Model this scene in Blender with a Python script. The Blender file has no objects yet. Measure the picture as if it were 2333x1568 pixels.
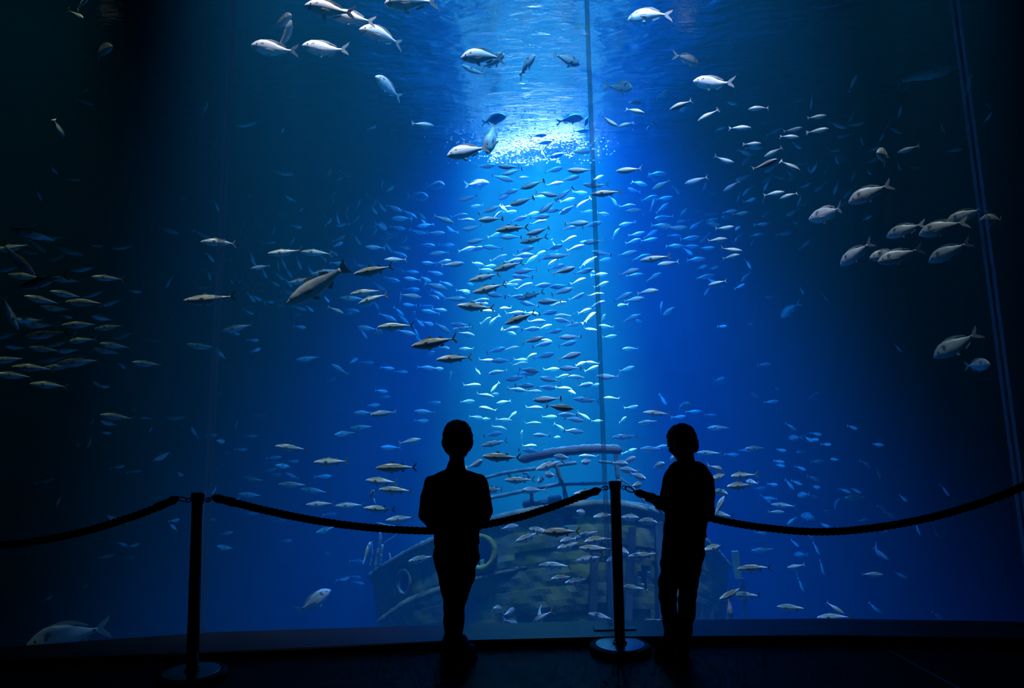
import bpy, bmesh, math, random
import numpy as np
from mathutils import Vector, Matrix, noise

random.seed(7)
SC = bpy.context.scene
COL = SC.collection

# ------------------------------------------------------------------ camera
F = 1600.0                       # focal length in pixels of the 2333 x 1568 frame
PITCH = math.radians(6.5)
ROLL = 0.015
CAMZ = 1.28
cp, sp = math.cos(PITCH), math.sin(PITCH)
fwd = Vector((0, cp, sp)); upv = Vector((0, -sp, cp)); rgt = Vector((1, 0, 0))
cr, sr = math.cos(ROLL), math.sin(ROLL)
R_ = rgt * cr - upv * sr
U_ = rgt * sr + upv * cr
cam_d = bpy.data.cameras.new('camera'); cam = bpy.data.objects.new('camera', cam_d); COL.objects.link(cam)
cam_d.sensor_width = 36.0; cam_d.lens = F / 2333.0 * 36.0; cam_d.clip_start = 0.05; cam_d.clip_end = 200
cam.matrix_world = Matrix(((R_.x, U_.x, -fwd.x, 0), (R_.y, U_.y, -fwd.y, 0), (R_.z, U_.z, -fwd.z, CAMZ), (0, 0, 0, 1)))
SC.camera = cam

def ray(px, py):
    x = (px - 1166.5) / F; y = -(py - 784.0) / F
    return (R_ * x + U_ * y + fwd)
def at(px, py, D):
    d = ray(px, py); return Vector((0, 0, CAMZ)) + d * (D / d.y)
def onz(px, py, z):
    d = ray(px, py); return Vector((0, 0, CAMZ)) + d * ((z - CAMZ) / d.z)
def mpp(px, py, D):
    return D / ray(px, py).y / F

# ------------------------------------------------------------------ world, lamps, exposure
W = bpy.data.worlds.new('world'); SC.world = W; W.use_nodes = True
W.node_tree.nodes['Background'].inputs[0].default_value = (0, 0, 0, 1)
W.node_tree.nodes['Background'].inputs[1].default_value = 0.0
SC.view_settings.view_transform = 'Standard'; SC.view_settings.look = 'None'
SC.view_settings.gamma = 1.0; SC.view_settings.use_curve_mapping = False
SC.view_settings.exposure = 0.0
SC.cycles.max_bounces = 5; SC.cycles.diffuse_bounces = 2; SC.cycles.glossy_bounces = 3
SC.cycles.transmission_bounces = 2; SC.cycles.volume_bounces = 0; SC.cycles.transparent_max_bounces = 24
SC.cycles.caustics_reflective = False; SC.cycles.caustics_refractive = False
SC.cycles.sample_clamp_indirect = 4.0
SC.cycles.use_denoising = True
SC.cycles.use_adaptive_sampling = True; SC.cycles.adaptive_threshold = 0.03; SC.cycles.adaptive_min_samples = 12

SURF = 6.0          # water level
BED = -2.7          # tank bed
BACK = 14.2         # back wall of the tank

def spot(name, loc, target, energy, color, half, blend, size):
    l = bpy.data.lights.new(name, 'SPOT'); l.energy = energy; l.color = color
    l.spot_size = math.radians(half * 2); l.spot_blend = blend; l.shadow_soft_size = size
    o = bpy.data.objects.new(name, l); COL.objects.link(o); o.location = loc
    o.rotation_euler = (Vector(target) - Vector(loc)).to_track_quat('-Z', 'Y').to_euler()
    return o
def area(name, loc, target, energy, color, sx, sy, spread=180):
    l = bpy.data.lights.new(name, 'AREA'); l.energy = energy; l.color = color
    l.shape = 'ELLIPSE'; l.size = sx; l.size_y = sy; l.spread = math.radians(spread)
    o = bpy.data.objects.new(name, l); COL.objects.link(o); o.location = loc
    o.rotation_euler = (Vector(target) - Vector(loc)).to_track_quat('-Z', 'Y').to_euler()
    return o
BEAM = onz(1225, 350, SURF)
spot('shaft_floodlight', (BEAM.x, BEAM.y, 15.0), (BEAM.x, BEAM.y, 0), 460000, (0.98, 1.0, 0.53), 7.6, 1.0, 0.75)
spot('blue_fill_spot', (BEAM.x + 0.2, BEAM.y - 0.6, 9.0), (BEAM.x + 0.2, BEAM.y - 0.9, 0), 23500, (0.01, 0.26, 1.0), 35.5, 1.0, 0.6)  # wide fill added for the ambient blue glow, in place of repeated scattering
spot('cyan_fill_spot', (0.2, 5.5, 9.0), (0.3, 9.4, 1), 3000, (0.16, 0.50, 1.0), 31.0, 1.0, 0.4)  # added fill spot, brightens the sides of the fish facing the camera
spot('front_floodlight', (-1.5, 5.3, 13.0), (-1.5, 6.7, 1), 12500, (0.95, 0.78, 0.88), 12.4, 1.0, 0.2)
spot('front_floodlight', (2.1, 5.5, 13.0), (2.0, 7.7, 1), 12000, (0.98, 0.78, 1.0), 11.5, 1.0, 0.2)
spot('side_fill_spot', (4.3, 5.6, 13.0), (3.9, 7.4, 2), 4000, (1.0, 0.86, 0.85), 9.5, 1.0, 0.2)  # unseen spot added to lift the grey bream group at right
spot('side_fill_spot', (-5.2, 5.8, 13.0), (-4.9, 7.3, 2), 2400, (1.0, 0.86, 0.60), 9.0, 1.0, 0.2)  # unseen warm spot added to brighten the far left school

# ------------------------------------------------------------------ materials
def mat(name):
    m = bpy.data.materials.new(name); m.use_nodes = True
    nt = m.node_tree; nt.nodes.clear()
    out = nt.nodes.new('ShaderNodeOutputMaterial')
    return m, nt, out
def nd(nt, t, **kw):
    n = nt.nodes.new(t)
    for k, v in kw.items():
        if k.startswith('i_'):
            key = k[2:]
            key = int(key) if key.isdigit() else key.replace('_', ' ')
            n.inputs[key].default_value = v
        else: setattr(n, k, v)
    return n
def ramp(nt, src, stops, interp='LINEAR'):
    r = nt.nodes.new('ShaderNodeValToRGB'); r.color_ramp.interpolation = interp
    e = r.color_ramp.elements
    while len(e) < len(stops): e.new(0.5)
    for k, (p, c) in enumerate(stops):
        e[k].position = p; e[k].color = (c[0], c[1], c[2], 1)
    if src is not None: nt.links.new(src, r.inputs[0])
    return r
def plain(name, col, rough=0.6, metal=0.0, nscale=0, namp=0.0, bump=0.0, col2=None, spec=0.5):
    m, nt, out = mat(name)
    b = nd(nt, 'ShaderNodeBsdfPrincipled'); b.inputs['Roughness'].default_value = rough
    b.inputs['Metallic'].default_value = metal; b.inputs['Specular IOR Level'].default_value = spec
    b.inputs['Base Color'].default_value = (*col, 1)
    if nscale:
        tc = nd(nt, 'ShaderNodeTexCoord'); n = nd(nt, 'ShaderNodeTexNoise'); n.inputs['Scale'].default_value = nscale
        n.inputs['Detail'].default_value = 5
        nt.links.new(tc.outputs['Object'], n.inputs['Vector'])
        c2 = col2 or tuple(c * (1 - namp) for c in col)
        r = ramp(nt, n.outputs['Fac'], [(0.35, col), (0.68, c2)])
        nt.links.new(r.outputs[0], b.inputs['Base Color'])
        if bump:
            bp = nd(nt, 'ShaderNodeBump'); bp.inputs['Strength'].default_value = bump; bp.inputs['Distance'].default_value = 0.02
            nt.links.new(n.outputs['Fac'], bp.inputs['Height']); nt.links.new(bp.outputs[0], b.inputs['Normal'])
    nt.links.new(b.outputs[0], out.inputs[0])
    return m

def water_volume():
    m, nt, out = mat('sea_water')
    s = nd(nt, 'ShaderNodeVolumeScatter'); s.inputs['Color'].default_value = (0.015, 0.47, 1.0, 1); s.inputs["Density"].default_value = 0.053
    a = nd(nt, 'ShaderNodeVolumeAbsorption'); a.inputs["Color"].default_value = (0.46, 0.74, 0.90, 1); a.inputs['Density'].default_value = 0.36
    add = nd(nt, 'ShaderNodeAddShader')
    nt.links.new(s.outputs[0], add.inputs[0]); nt.links.new(a.outputs[0], add.inputs[1])
    nt.links.new(add.outputs[0], out.inputs['Volume'])
    return m
def water_skin():
    m, nt, out = mat('water_surface')
    tc = nd(nt, 'ShaderNodeTexCoord')
    mp = nd(nt, 'ShaderNodeMapping'); mp.inputs['Scale'].default_value = (1.0, 2.6, 1.0)
    nt.links.new(tc.outputs['Object'], mp.inputs[0])
    n = nd(nt, 'ShaderNodeTexNoise'); n.inputs['Scale'].default_value = 3.4; n.inputs['Detail'].default_value = 5; n.inputs['Distortion'].default_value = 0.3
    nt.links.new(mp.outputs[0], n.inputs['Vector'])
    bp = nd(nt, 'ShaderNodeBump'); bp.inputs['Strength'].default_value = 0.75; bp.inputs['Distance'].default_value = 0.05
    nt.links.new(n.outputs['Fac'], bp.inputs['Height'])
    fr = nd(nt, 'ShaderNodeFresnel'); fr.inputs['IOR'].default_value = 1.33
    g = nd(nt, 'ShaderNodeBsdfGlossy'); g.inputs['Roughness'].default_value = 0.06; g.inputs['Color'].default_value = (0.68, 0.70, 0.72, 1)
    nt.links.new(bp.outputs[0], g.inputs['Normal'])
    t = nd(nt, 'ShaderNodeBsdfTransparent')
    mx = nd(nt, 'ShaderNodeMixShader')
    nt.links.new(fr.outputs[0], mx.inputs[0]); nt.links.new(t.outputs[0], mx.inputs[1]); nt.links.new(g.outputs[0], mx.inputs[2])
    nt.links.new(mx.outputs[0], out.inputs[0])
    return m
def seam_mat():
    m, nt, out = mat('glass_joint')
    t = nd(nt, 'ShaderNodeBsdfTransparent'); tl = nd(nt, 'ShaderNodeBsdfTranslucent'); tl.inputs[0].default_value = (0.92, 0.94, 0.98, 1)
    n = nd(nt, 'ShaderNodeTexNoise'); n.inputs['Scale'].default_value = 70
    bp = nd(nt, 'ShaderNodeBump'); bp.inputs['Strength'].default_value = 1.0; bp.inputs['Distance'].default_value = 0.03
    nt.links.new(n.outputs['Fac'], bp.inputs['Height']); nt.links.new(bp.outputs[0], tl.inputs['Normal'])
    mx = nd(nt, 'ShaderNodeMixShader'); mx.inputs[0].default_value = 0.38
    nt.links.new(t.outputs[0], mx.inputs[1]); nt.links.new(tl.outputs[0], mx.inputs[2]); nt.links.new(mx.outputs[0], out.inputs[0])
    return m
def pane_mat():
    m, nt, out = mat('clear_acrylic'); t = nd(nt, 'ShaderNodeBsdfTransparent'); t.inputs[0].default_value = (1, 1, 1, 1)
    nt.links.new(t.outputs[0], out.inputs[0]); return m
def fish_mat(name, back, side, belly, zb, zs, rough=0.36, metal=0.06, eye=None, spot_=None, mottle=0.25):
    """colour runs from belly to back over the fish's own height; eye = (x, z, r) painted where no eye part exists"""
    m, nt, out = mat(name)
    tc = nd(nt, 'ShaderNodeTexCoord'); sep = nd(nt, 'ShaderNodeSeparateXYZ'); nt.links.new(tc.outputs['Object'], sep.inputs[0])
    n = nd(nt, 'ShaderNodeTexNoise'); n.inputs['Scale'].default_value = 26; n.inputs['Detail'].default_value = 3
    mp = nd(nt, 'ShaderNodeMapping'); mp.inputs['Scale'].default_value = (1.0, 1.0, 0.6)
    nt.links.new(tc.outputs['Object'], mp.inputs[0]); nt.links.new(mp.outputs[0], n.inputs['Vector'])
    ma = nd(nt, 'ShaderNodeMath', operation='MULTIPLY_ADD'); nt.links.new(n.outputs['Fac'], ma.inputs[0]); ma.inputs[1].default_value = mottle * (zb - zs); nt.links.new(sep.outputs['Z'], ma.inputs[2])
    mr = nd(nt, 'ShaderNodeMapRange'); mr.inputs['From Min'].default_value = -zb; mr.inputs['From Max'].default_value = zb * 1.1
    nt.links.new(ma.outputs[0], mr.inputs['Value'])
    f = 0.5 + 0.5 * zs / zb
    r = ramp(nt, mr.outputs[0], [(0.12, belly), (f - 0.16, side), (f, side), (min(0.97, f + 0.14), back)])
    col = r.outputs[0]
    for sp_ in ([eye + ((0.01, 0.01, 0.012),)] if eye else []) + (spot_ or []):
        x, z, rad, c = sp_
        cx = nd(nt, 'ShaderNodeCombineXYZ'); nt.links.new(sep.outputs['X'], cx.inputs[0]); nt.links.new(sep.outputs['Z'], cx.inputs[2])
        ds = nd(nt, 'ShaderNodeVectorMath', operation='DISTANCE'); nt.links.new(cx.outputs[0], ds.inputs[0]); ds.inputs[1].default_value = (x, 0, z)
        lt = nd(nt, 'ShaderNodeMath', operation='LESS_THAN'); nt.links.new(ds.outputs['Value'], lt.inputs[0]); lt.inputs[1].default_value = rad
        mx = nd(nt, 'ShaderNodeMix', data_type='RGBA'); nt.links.new(lt.outputs[0], mx.inputs[0]); nt.links.new(col, mx.inputs[6]); mx.inputs[7].default_value = (*c, 1)
        col = mx.outputs[2]
    b = nd(nt, 'ShaderNodeBsdfPrincipled'); nt.links.new(col, b.inputs['Base Color'])
    b.inputs['Roughness'].default_value = rough; b.inputs['Metallic'].default_value = metal
    nt.links.new(b.outputs[0], out.inputs[0])
    return m
def fin_mat(name, col):
    m, nt, out = mat(name)
    tc = nd(nt, 'ShaderNodeTexCoord'); w = nd(nt, 'ShaderNodeTexWave'); w.inputs['Scale'].default_value = 30; w.inputs['Distortion'].default_value = 1.5
    nt.links.new(tc.outputs['Object'], w.inputs[0])
    r = ramp(nt, w.outputs['Fac'], [(0.0, tuple(c * 0.7 for c in col)), (1.0, col)])
    d = nd(nt, 'ShaderNodeBsdfDiffuse'); t = nd(nt, 'ShaderNodeBsdfTranslucent')
    nt.links.new(r.outputs[0], d.inputs[0]); nt.links.new(r.outputs[0], t.inputs[0])
    mx = nd(nt, 'ShaderNodeMixShader'); mx.inputs[0].default_value = 0.4
    nt.links.new(d.outputs[0], mx.inputs[1]); nt.links.new(t.outputs[0], mx.inputs[2]); nt.links.new(mx.outputs[0], out.inputs[0])
    return m
def stripe_mat(name, c1, c2, scale):
    m, nt, out = mat(name)
    tc = nd(nt, 'ShaderNodeTexCoord'); sep = nd(nt, 'ShaderNodeSeparateXYZ'); nt.links.new(tc.outputs['Object'], sep.inputs[0])
    mu = nd(nt, 'ShaderNodeMath', operation='MULTIPLY'); nt.links.new(sep.outputs['Z'], mu.inputs[0]); mu.inputs[1].default_value = scale
    fr = nd(nt, 'ShaderNodeMath', operation='FRACT'); nt.links.new(mu.outputs[0], fr.inputs[0])
    r = ramp(nt, fr.outputs[0], [(0.0, c1), (0.72, c2)], 'CONSTANT')
    b = nd(nt, 'ShaderNodeBsdfPrincipled'); b.inputs['Roughness'].default_value = 0.9; b.inputs['Specular IOR Level'].default_value = 0.1
    nt.links.new(r.outputs[0], b.inputs['Base Color'])
    n = nd(nt, 'ShaderNodeTexNoise'); n.inputs['Scale'].default_value = 9; nt.links.new(tc.outputs['Object'], n.inputs['Vector'])
    bp = nd(nt, 'ShaderNodeBump'); bp.inputs['Strength'].default_value = 0.5; bp.inputs['Distance'].default_value = 0.02
    nt.links.new(n.outputs['Fac'], bp.inputs['Height']); nt.links.new(bp.outputs[0], b.inputs['Normal'])
    nt.links.new(b.outputs[0], out.inputs[0]); return m

M = {}
M['water'] = water_volume(); M['skin_w'] = water_skin(); M['seam'] = seam_mat(); M['pane'] = pane_mat()
M['hall'] = plain('dark_hall_paint', (0.012, 0.012, 0.014), 0.8, nscale=3, namp=0.4)
M['floor'] = plain('dark_floor', (0.010, 0.010, 0.011), 0.55, nscale=2.5, namp=0.45, bump=0.05, spec=0.12)
M['seam_floor'] = plain('floor_joint', (0.20, 0.20, 0.22), 0.5, nscale=20, namp=0.3)
M['kerb'] = plain('painted_sill', (0.028, 0.029, 0.031), 0.34, nscale=4, namp=0.3, bump=0.03)
M['kerbf'] = plain('black_kerb_front', (0.006, 0.006, 0.006), 0.8, nscale=8, namp=0.3)
M['plaque'] = plain('pale_plaque', (0.55, 0.56, 0.58), 0.4, nscale=40, namp=0.1)
M['tank'] = plain('tank_wall', (0.05, 0.10, 0.14), 0.9, nscale=1.1, namp=0.6, bump=0.3)
M['bed'] = plain('tank_bed', (0.16, 0.17, 0.15), 0.95, nscale=2.2, namp=0.6, bump=0.6)
M['foam'] = plain('white_bubbles', (0.9, 0.93, 0.95), 0.2, nscale=30, namp=0.05)
M['steel'] = plain('dark_satin_steel', (0.10, 0.10, 0.11), 0.30, 1.0, nscale=14, namp=0.2)
M['plate'] = plain('brushed_base_plate', (0.30, 0.30, 0.32), 0.26, 1.0, nscale=20, namp=0.15)
M['rubber'] = plain('black_rubber', (0.012, 0.012, 0.012), 0.7, nscale=25, namp=0.2)
M['rope'] = plain('black_rope_fibre', (0.010, 0.010, 0.012), 0.95, nscale=60, namp=0.4, bump=0.4, spec=0.1)
M['skin'] = plain('skin', (0.42, 0.25, 0.18), 0.55, nscale=8, namp=0.12)
M['hair'] = plain('dark_brown_hair', (0.030, 0.020, 0.014), 0.7, nscale=40, namp=0.5, bump=0.5, spec=0.25)
M['hair2'] = plain('brown_hair', (0.060, 0.042, 0.028), 0.65, nscale=40, namp=0.5, bump=0.5, spec=0.3)
M['top1'] = stripe_mat('dark_striped_jersey', (0.010, 0.010, 0.014), (0.035, 0.03, 0.05), 17)
M['top2'] = stripe_mat('black_jersey_red_stripes', (0.010, 0.010, 0.012), (0.06, 0.012, 0.016), 8)
M['jean1'] = plain('black_trousers', (0.010, 0.010, 0.012), 0.9, nscale=10, namp=0.3, bump=0.6, spec=0.1)
M['jean2'] = plain('grey_brown_trousers', (0.05, 0.042, 0.040), 0.9, nscale=10, namp=0.4, bump=0.6, spec=0.1)
M['shoe'] = plain('black_shoes', (0.010, 0.010, 0.010), 0.7, nscale=15, namp=0.3)
M['sole'] = plain('grey_rubber_sole', (0.03, 0.03, 0.03), 0.8, nscale=15, namp=0.3)
M['mack'] = fish_mat('mackerel_skin', (0.20, 0.20, 0.10), (0.72, 0.74, 0.64), (0.85, 0.90, 0.90), 0.118, 0.03, spot_=[(0.395, 0.012, 0.022, (0.75, 0.72, 0.55))])
M['scad'] = fish_mat('horse_mackerel_skin', (0.20, 0.28, 0.22), (0.72, 0.82, 0.78), (0.88, 0.92, 0.92), 0.135, 0.04, eye=(0.40, 0.018, 0.020))
M['bream'] = fish_mat('sea_bream_skin', (0.70, 0.69, 0.66), (0.88, 0.87, 0.84), (0.86, 0.88, 0.88), 0.18, 0.05, metal=0.05, rough=0.42, spot_=[(0.262, 0.070, 0.026, (0.22, 0.20, 0.18)), (0.30, 0.055, 0.014, (0.30, 0.27, 0.24)), (0.40, -0.035, 0.05, (0.52, 0.47, 0.40))])
M['bream2'] = fish_mat('banded_bream_skin', (0.38, 0.38, 0.34), (0.58, 0.57, 0.51), (0.70, 0.74, 0.76), 0.18, 0.05, metal=0.05, rough=0.42, spot_=[(0.235, 0.085, 0.040, (0.12, 0.11, 0.12)), (0.255, 0.035, 0.026, (0.16, 0.15, 0.15)), (-0.30, 0.0, 0.022, (0.05, 0.05, 0.045))])
M['bass'] = fish_mat('bass_skin', (0.28, 0.28, 0.22), (0.56, 0.56, 0.48), (0.76, 0.80, 0.80), 0.13, 0.03, mottle=0.9)
M['fin_m'] = fin_mat('mackerel_fin', (0.36, 0.33, 0.15)); M['fin_b'] = fin_mat('bream_fin', (0.70, 0.69, 0.66)); M['fin_d'] = fin_mat('dark_fin', (0.22, 0.22, 0.20))
M['eye'] = plain('fish_eye', (0.015, 0.015, 0.015), 0.15, nscale=30, namp=0.2)
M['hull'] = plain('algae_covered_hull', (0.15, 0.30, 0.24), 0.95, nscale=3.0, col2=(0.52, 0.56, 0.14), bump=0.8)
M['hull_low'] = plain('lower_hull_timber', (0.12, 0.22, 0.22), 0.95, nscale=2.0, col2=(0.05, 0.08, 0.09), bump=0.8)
M['wale'] = plain('encrusted_wale', (0.30, 0.34, 0.20), 0.95, nscale=7, col2=(0.12, 0.18, 0.12), bump=0.8)
M['rust'] = plain('encrusted_rail', (0.35, 0.40, 0.28), 0.95, nscale=9, col2=(0.10, 0.14, 0.12), bump=1.0)
M['algae'] = plain('yellow_algae_rim', (0.42, 0.44, 0.08), 0.95, nscale=8, col2=(0.22, 0.28, 0.08), bump=1.0)
M['log'] = plain('sunken_log', (0.16, 0.16, 0.12), 0.95, nscale=6, col2=(0.07, 0.08, 0.07), bump=0.9)
M['line'] = plain('overgrown_line', (0.55, 0.60, 0.52), 0.95, nscale=14, col2=(0.2, 0.25, 0.2), bump=1.0)
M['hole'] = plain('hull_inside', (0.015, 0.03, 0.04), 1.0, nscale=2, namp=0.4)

# ------------------------------------------------------------------ mesh helpers
def link(name, me, m, parent=None):
    if m is not None:
        for k in (m if isinstance(m, (list, tuple)) else [m]): me.materials.append(k)
    o = bpy.data.objects.new(name, me); COL.objects.link(o)
    if parent is not None: o.parent = parent
    return o
def from_bm(name, bm, m, parent=None, smooth=True):
    me = bpy.data.meshes.new(name)
    bmesh.ops.recalc_face_normals(bm, faces=bm.faces)
    bm.to_mesh(me); bm.free()
    if smooth: me.polygons.foreach_set('use_smooth', [True] * len(me.polygons))
    return link(name, me, m, parent)
def empty(name, loc=(0, 0, 0)):
    o = bpy.data.objects.new(name, None); COL.objects.link(o); o.location = loc; o.empty_display_size = 0.1; return o
def tag(o, label=None, cat=None, group=None, kind=None):
    if label: o['label'] = label
    if cat: o['category'] = cat
    if group: o['group'] = group
    if kind: o['kind'] = kind
    return o
def box(bm, c, s, bevel=0.0):
    r = bmesh.ops.create_cube(bm, size=1.0)['verts']
    for v in r: v.co = Vector((v.co.x * s[0] + c[0], v.co.y * s[1] + c[1], v.co.z * s[2] + c[2]))
    if bevel:
        es = list({e for v in r for e in v.link_edges})
        bmesh.ops.bevel(bm, geom=es, offset=bevel, segments=2, affect='EDGES')
def lathe(bm, prof, c=(0, 0, 0), n=48):
    rows = []
    for r, z in prof:
        rows.append([bm.verts.new((c[0] + r * math.cos(2 * math.pi * k / n), c[1] + r * math.sin(2 * math.pi * k / n), c[2] + z)) for k in range(n)])
    for a, b in zip(rows, rows[1:]):
        for k in range(n): bm.faces.new((a[k], a[(k + 1) % n], b[(k + 1) % n], b[k]))
    bm.faces.new(rows[0]); bm.faces.new(rows[-1][::-1])
def frames(pts):
    T = []
    for i in range(len(pts)):
        a = pts[max(0, i - 1)]; b = pts[min(len(pts) - 1, i + 1)]
        T.append((b - a).normalized())
    N = []
    up = Vector((0, 0, 1)) if abs(T[0].z) < 0.9 else Vector((0, 1, 0))
    n = (up - T[0] * up.dot(T[0])).normalized()
    for t in T:
        n = (n - t * n.dot(t)).normalized(); N.append(n.copy())
    return T, N
def tube(bm, pts, rad, n=10, cap=True, flat=None, closed=False, round_end=False):
    """swept tube; flat scales the cross-section along the frame's second axis"""
    pts = [Vector(p) for p in pts]
    rad = list(rad) if hasattr(rad, '__len__') else [rad] * len(pts)
    if round_end:
        d0 = (pts[0] - pts[1]).normalized(); d1 = (pts[-1] - pts[-2]).normalized()
        r0, r1 = rad[0], rad[-1]
        pts = [pts[0] + d0 * r0 * 0.9, pts[0] + d0 * r0 * 0.55] + pts + [pts[-1] + d1 * r1 * 0.55, pts[-1] + d1 * r1 * 0.9]
        rad = [r0 * 0.42, r0 * 0.82] + rad + [r1 * 0.82, r1 * 0.42]
    T, N = frames(pts); rows = []
    for p, r, t, nn in zip(pts, rad, T, N):
        b = t.cross(nn)
        fl = 1.0 if flat is None else flat
        rows.append([bm.verts.new(p + nn * (r * math.cos(2 * math.pi * k / n)) + b * (r * fl * math.sin(2 * math.pi * k / n))) for k in range(n)])
    m = len(rows)
    for i in range(m if closed else m - 1):
        a, b = rows[i], rows[(i + 1) % m]
        for k in range(n): bm.faces.new((a[k], a[(k + 1) % n], b[(k + 1) % n], b[k]))
    if cap and not closed:
        bm.faces.new(rows[0][::-1]); bm.faces.new(rows[-1])
def ell(bm, c, r, seg=16, rings=10, rot=None):
    v = bmesh.ops.create_uvsphere(bm, u_segments=seg, v_segments=rings, radius=1.0)['verts']
    for q in v:
        p = Vector((q.co.x * r[0], q.co.y * r[1], q.co.z * r[2]))
        if rot is not None: p = rot @ p
        q.co = p + Vector(c)
def crom(pts, per=8):
    P = [2 * pts[0] - pts[1]] + list(pts) + [2 * pts[-1] - pts[-2]]
    o = []
    for i in range(1, len(P) - 2):
        for k in range(per):
            t = k / per
            a, b, c, d = P[i - 1], P[i], P[i + 1], P[i + 2]
            o.append(0.5 * ((2 * b) + (c - a) * t + (2 * a - 5 * b + 4 * c - d) * t * t + (3 * b - a - 3 * c + d) * t ** 3))
    o.append(pts[-1]); return o
def resample(pts, step):
    L = [0]
    for a, b in zip(pts, pts[1:]): L.append(L[-1] + (b - a).length)
    n = max(2, int(L[-1] / step)); o = []; j = 0
    for k in range(n + 1):
        s = L[-1] * k / n
        while j < len(L) - 2 and L[j + 1] < s: j += 1
        t = (s - L[j]) / max(1e-9, L[j + 1] - L[j]); o.append(pts[j].lerp(pts[j + 1], min(1, t)))
    return o

# ------------------------------------------------------------------ the setting
# foot of the kerb on the floor and foot of the glass on the sill, left to right
KH = 0.045
kerb_px = [(-700, 1545), (0, 1524), (460, 1507), (1000, 1480), (1400, 1470), (1900, 1467), (2333, 1475), (3000, 1500)]
glass_px = [(-700, 1508), (0, 1486), (460, 1452), (1000, 1435), (1400, 1424), (1900, 1420), (2333, 1427), (3000, 1450)]
KF = [onz(x, y, 0) for x, y in kerb_px]
GF = [onz(x, y, KH) for x, y in glass_px]
def gdepth(px):
    d = ray(px, 1430); k = d.x / d.y
    best = 4.6
    for a, b in zip(GF, GF[1:]):
        ka, kb = a.x / a.y, b.x / b.y
        if ka <= k <= kb: t = (k - ka) / (kb - ka); return a.y + (b.y - a.y) * t
    return best
bm = bmesh.new()
fp = [(-11, -4.6)] + [(max(-11.0, min(11.0, p.x)), p.y) for p in KF] + [(11, -4.6)]
v0 = [bm.verts.new((x, y, 0)) for x, y in fp]; v1 = [bm.verts.new((x, y, -0.1)) for x, y in fp]
bm.faces.new(v0); bm.faces.new(v1)
for k in range(len(fp)): bm.faces.new((v0[k], v0[(k + 1) % len(fp)], v1[(k + 1) % len(fp)], v1[k]))
floor = from_bm('floor', bm, M['floor'], smooth=False); tag(floor, 'dark smooth floor of the viewing hall', None, kind='structure')
bm = bmesh.new(); a, b = onz(2006, 1472, 0.0), onz(2330, 1648, 0.0); dv = (b - a).normalized(); sd = Vector((dv.y, -dv.x, 0)) * 0.007
vs = [bm.verts.new(p + Vector((0, 0, h))) for h in (-0.002, 0.0015) for p in (a - sd, b - sd, b + sd, a + sd)]
bm.faces.new(vs[:4]); bm.faces.new(vs[4:])
for k in range(4): bm.faces.new((vs[k], vs[(k + 1) % 4], vs[4 + (k + 1) % 4], vs[4 + k]))
o = from_bm('floor_joint', bm, M['seam_floor'], floor, smooth=False)
bm = bmesh.new(); rows = []
for k, g in zip(KF, GF):
    rows.append([bm.verts.new(p) for p in (k, Vector((k.x, k.y, KH - 0.008)), Vector((k.x, k.y + 0.008, KH)), Vector((g.x, g.y + 0.1, KH)), Vector((g.x, g.y + 0.1, -0.1)), Vector((k.x, k.y, -0.1)))])
for a, b in zip(rows, rows[1:]):
    for k in range(6):
        f = bm.faces.new((a[k], a[(k + 1) % 6], b[(k + 1) % 6], b[k]))
        f.material_index = 1 if k in (0, 5) else 0
bm.faces.new(rows[0]); bm.faces.new(rows[-1])
sill = from_bm('trim_1', bm, [M['kerb'], M['kerbf']], smooth=False); tag(sill, 'low dark sill along the foot of the tank window', kind='structure')
# glass: five panes between upright joints
seam_px = [((-420, 0), (-620, 1500)), ((527, 0), (452, 1452)), ((1338, 0), (1392, 1424)), ((2182, 0), (2372, 1428)), ((3000, 0), (3260, 1460))]
TOP = 5.75
win = empty('window_1', (0, 4.5, 0)); tag(win, 'tall bowed aquarium window of clear panes with upright joints', kind='structure')
SE = []
for (tx, ty), (bx_, by_) in seam_px:
    bp_ = onz(bx_, by_, KH); tp = at(tx, ty, bp_.y)
    dirv = (tp - bp_); tp = bp_ + dirv * ((TOP - KH) / dirv.z); SE.append((bp_, tp))
TH = Vector((0, 0.07, 0))
for (a0, a1), (b0, b1) in zip(SE, SE[1:]):
    dv = (b0 - a0).normalized() * 0.014
    bm = bmesh.new(); q = [a0 + dv, b0 - dv, b1 - dv, a1 + dv]
    v0 = [bm.verts.new(p - win.location) for p in q]; v1 = [bm.verts.new(p + TH - win.location) for p in q]
    bm.faces.new(v0); bm.faces.new(v1[::-1])
    for k in range(4): bm.faces.new((v0[k], v0[(k + 1) % 4], v1[(k + 1) % 4], v1[k]))
    from_bm('pane', bm, M['pane'], win, smooth=False)
for i in (1, 2, 3):
    a0, a1 = SE[i]; bm = bmesh.new(); dx = Vector((0.0115, 0, 0))
    q = [a0 - dx, a0 + dx, a1 + dx, a1 - dx]
    v0 = [bm.verts.new(p + Vector((0, 0.004, 0)) - win.location) for p in q]; v1 = [bm.verts.new(p + TH * 0.9 - win.location) for p in q]
    bm.faces.new(v0); bm.faces.new(v1[::-1])
    for k in range(4): bm.faces.new((v0[k], v0[(k + 1) % 4], v1[(k + 1) % 4], v1[k]))
    from_bm('glass_joint', bm, M['seam'], win, smooth=False)
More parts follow.
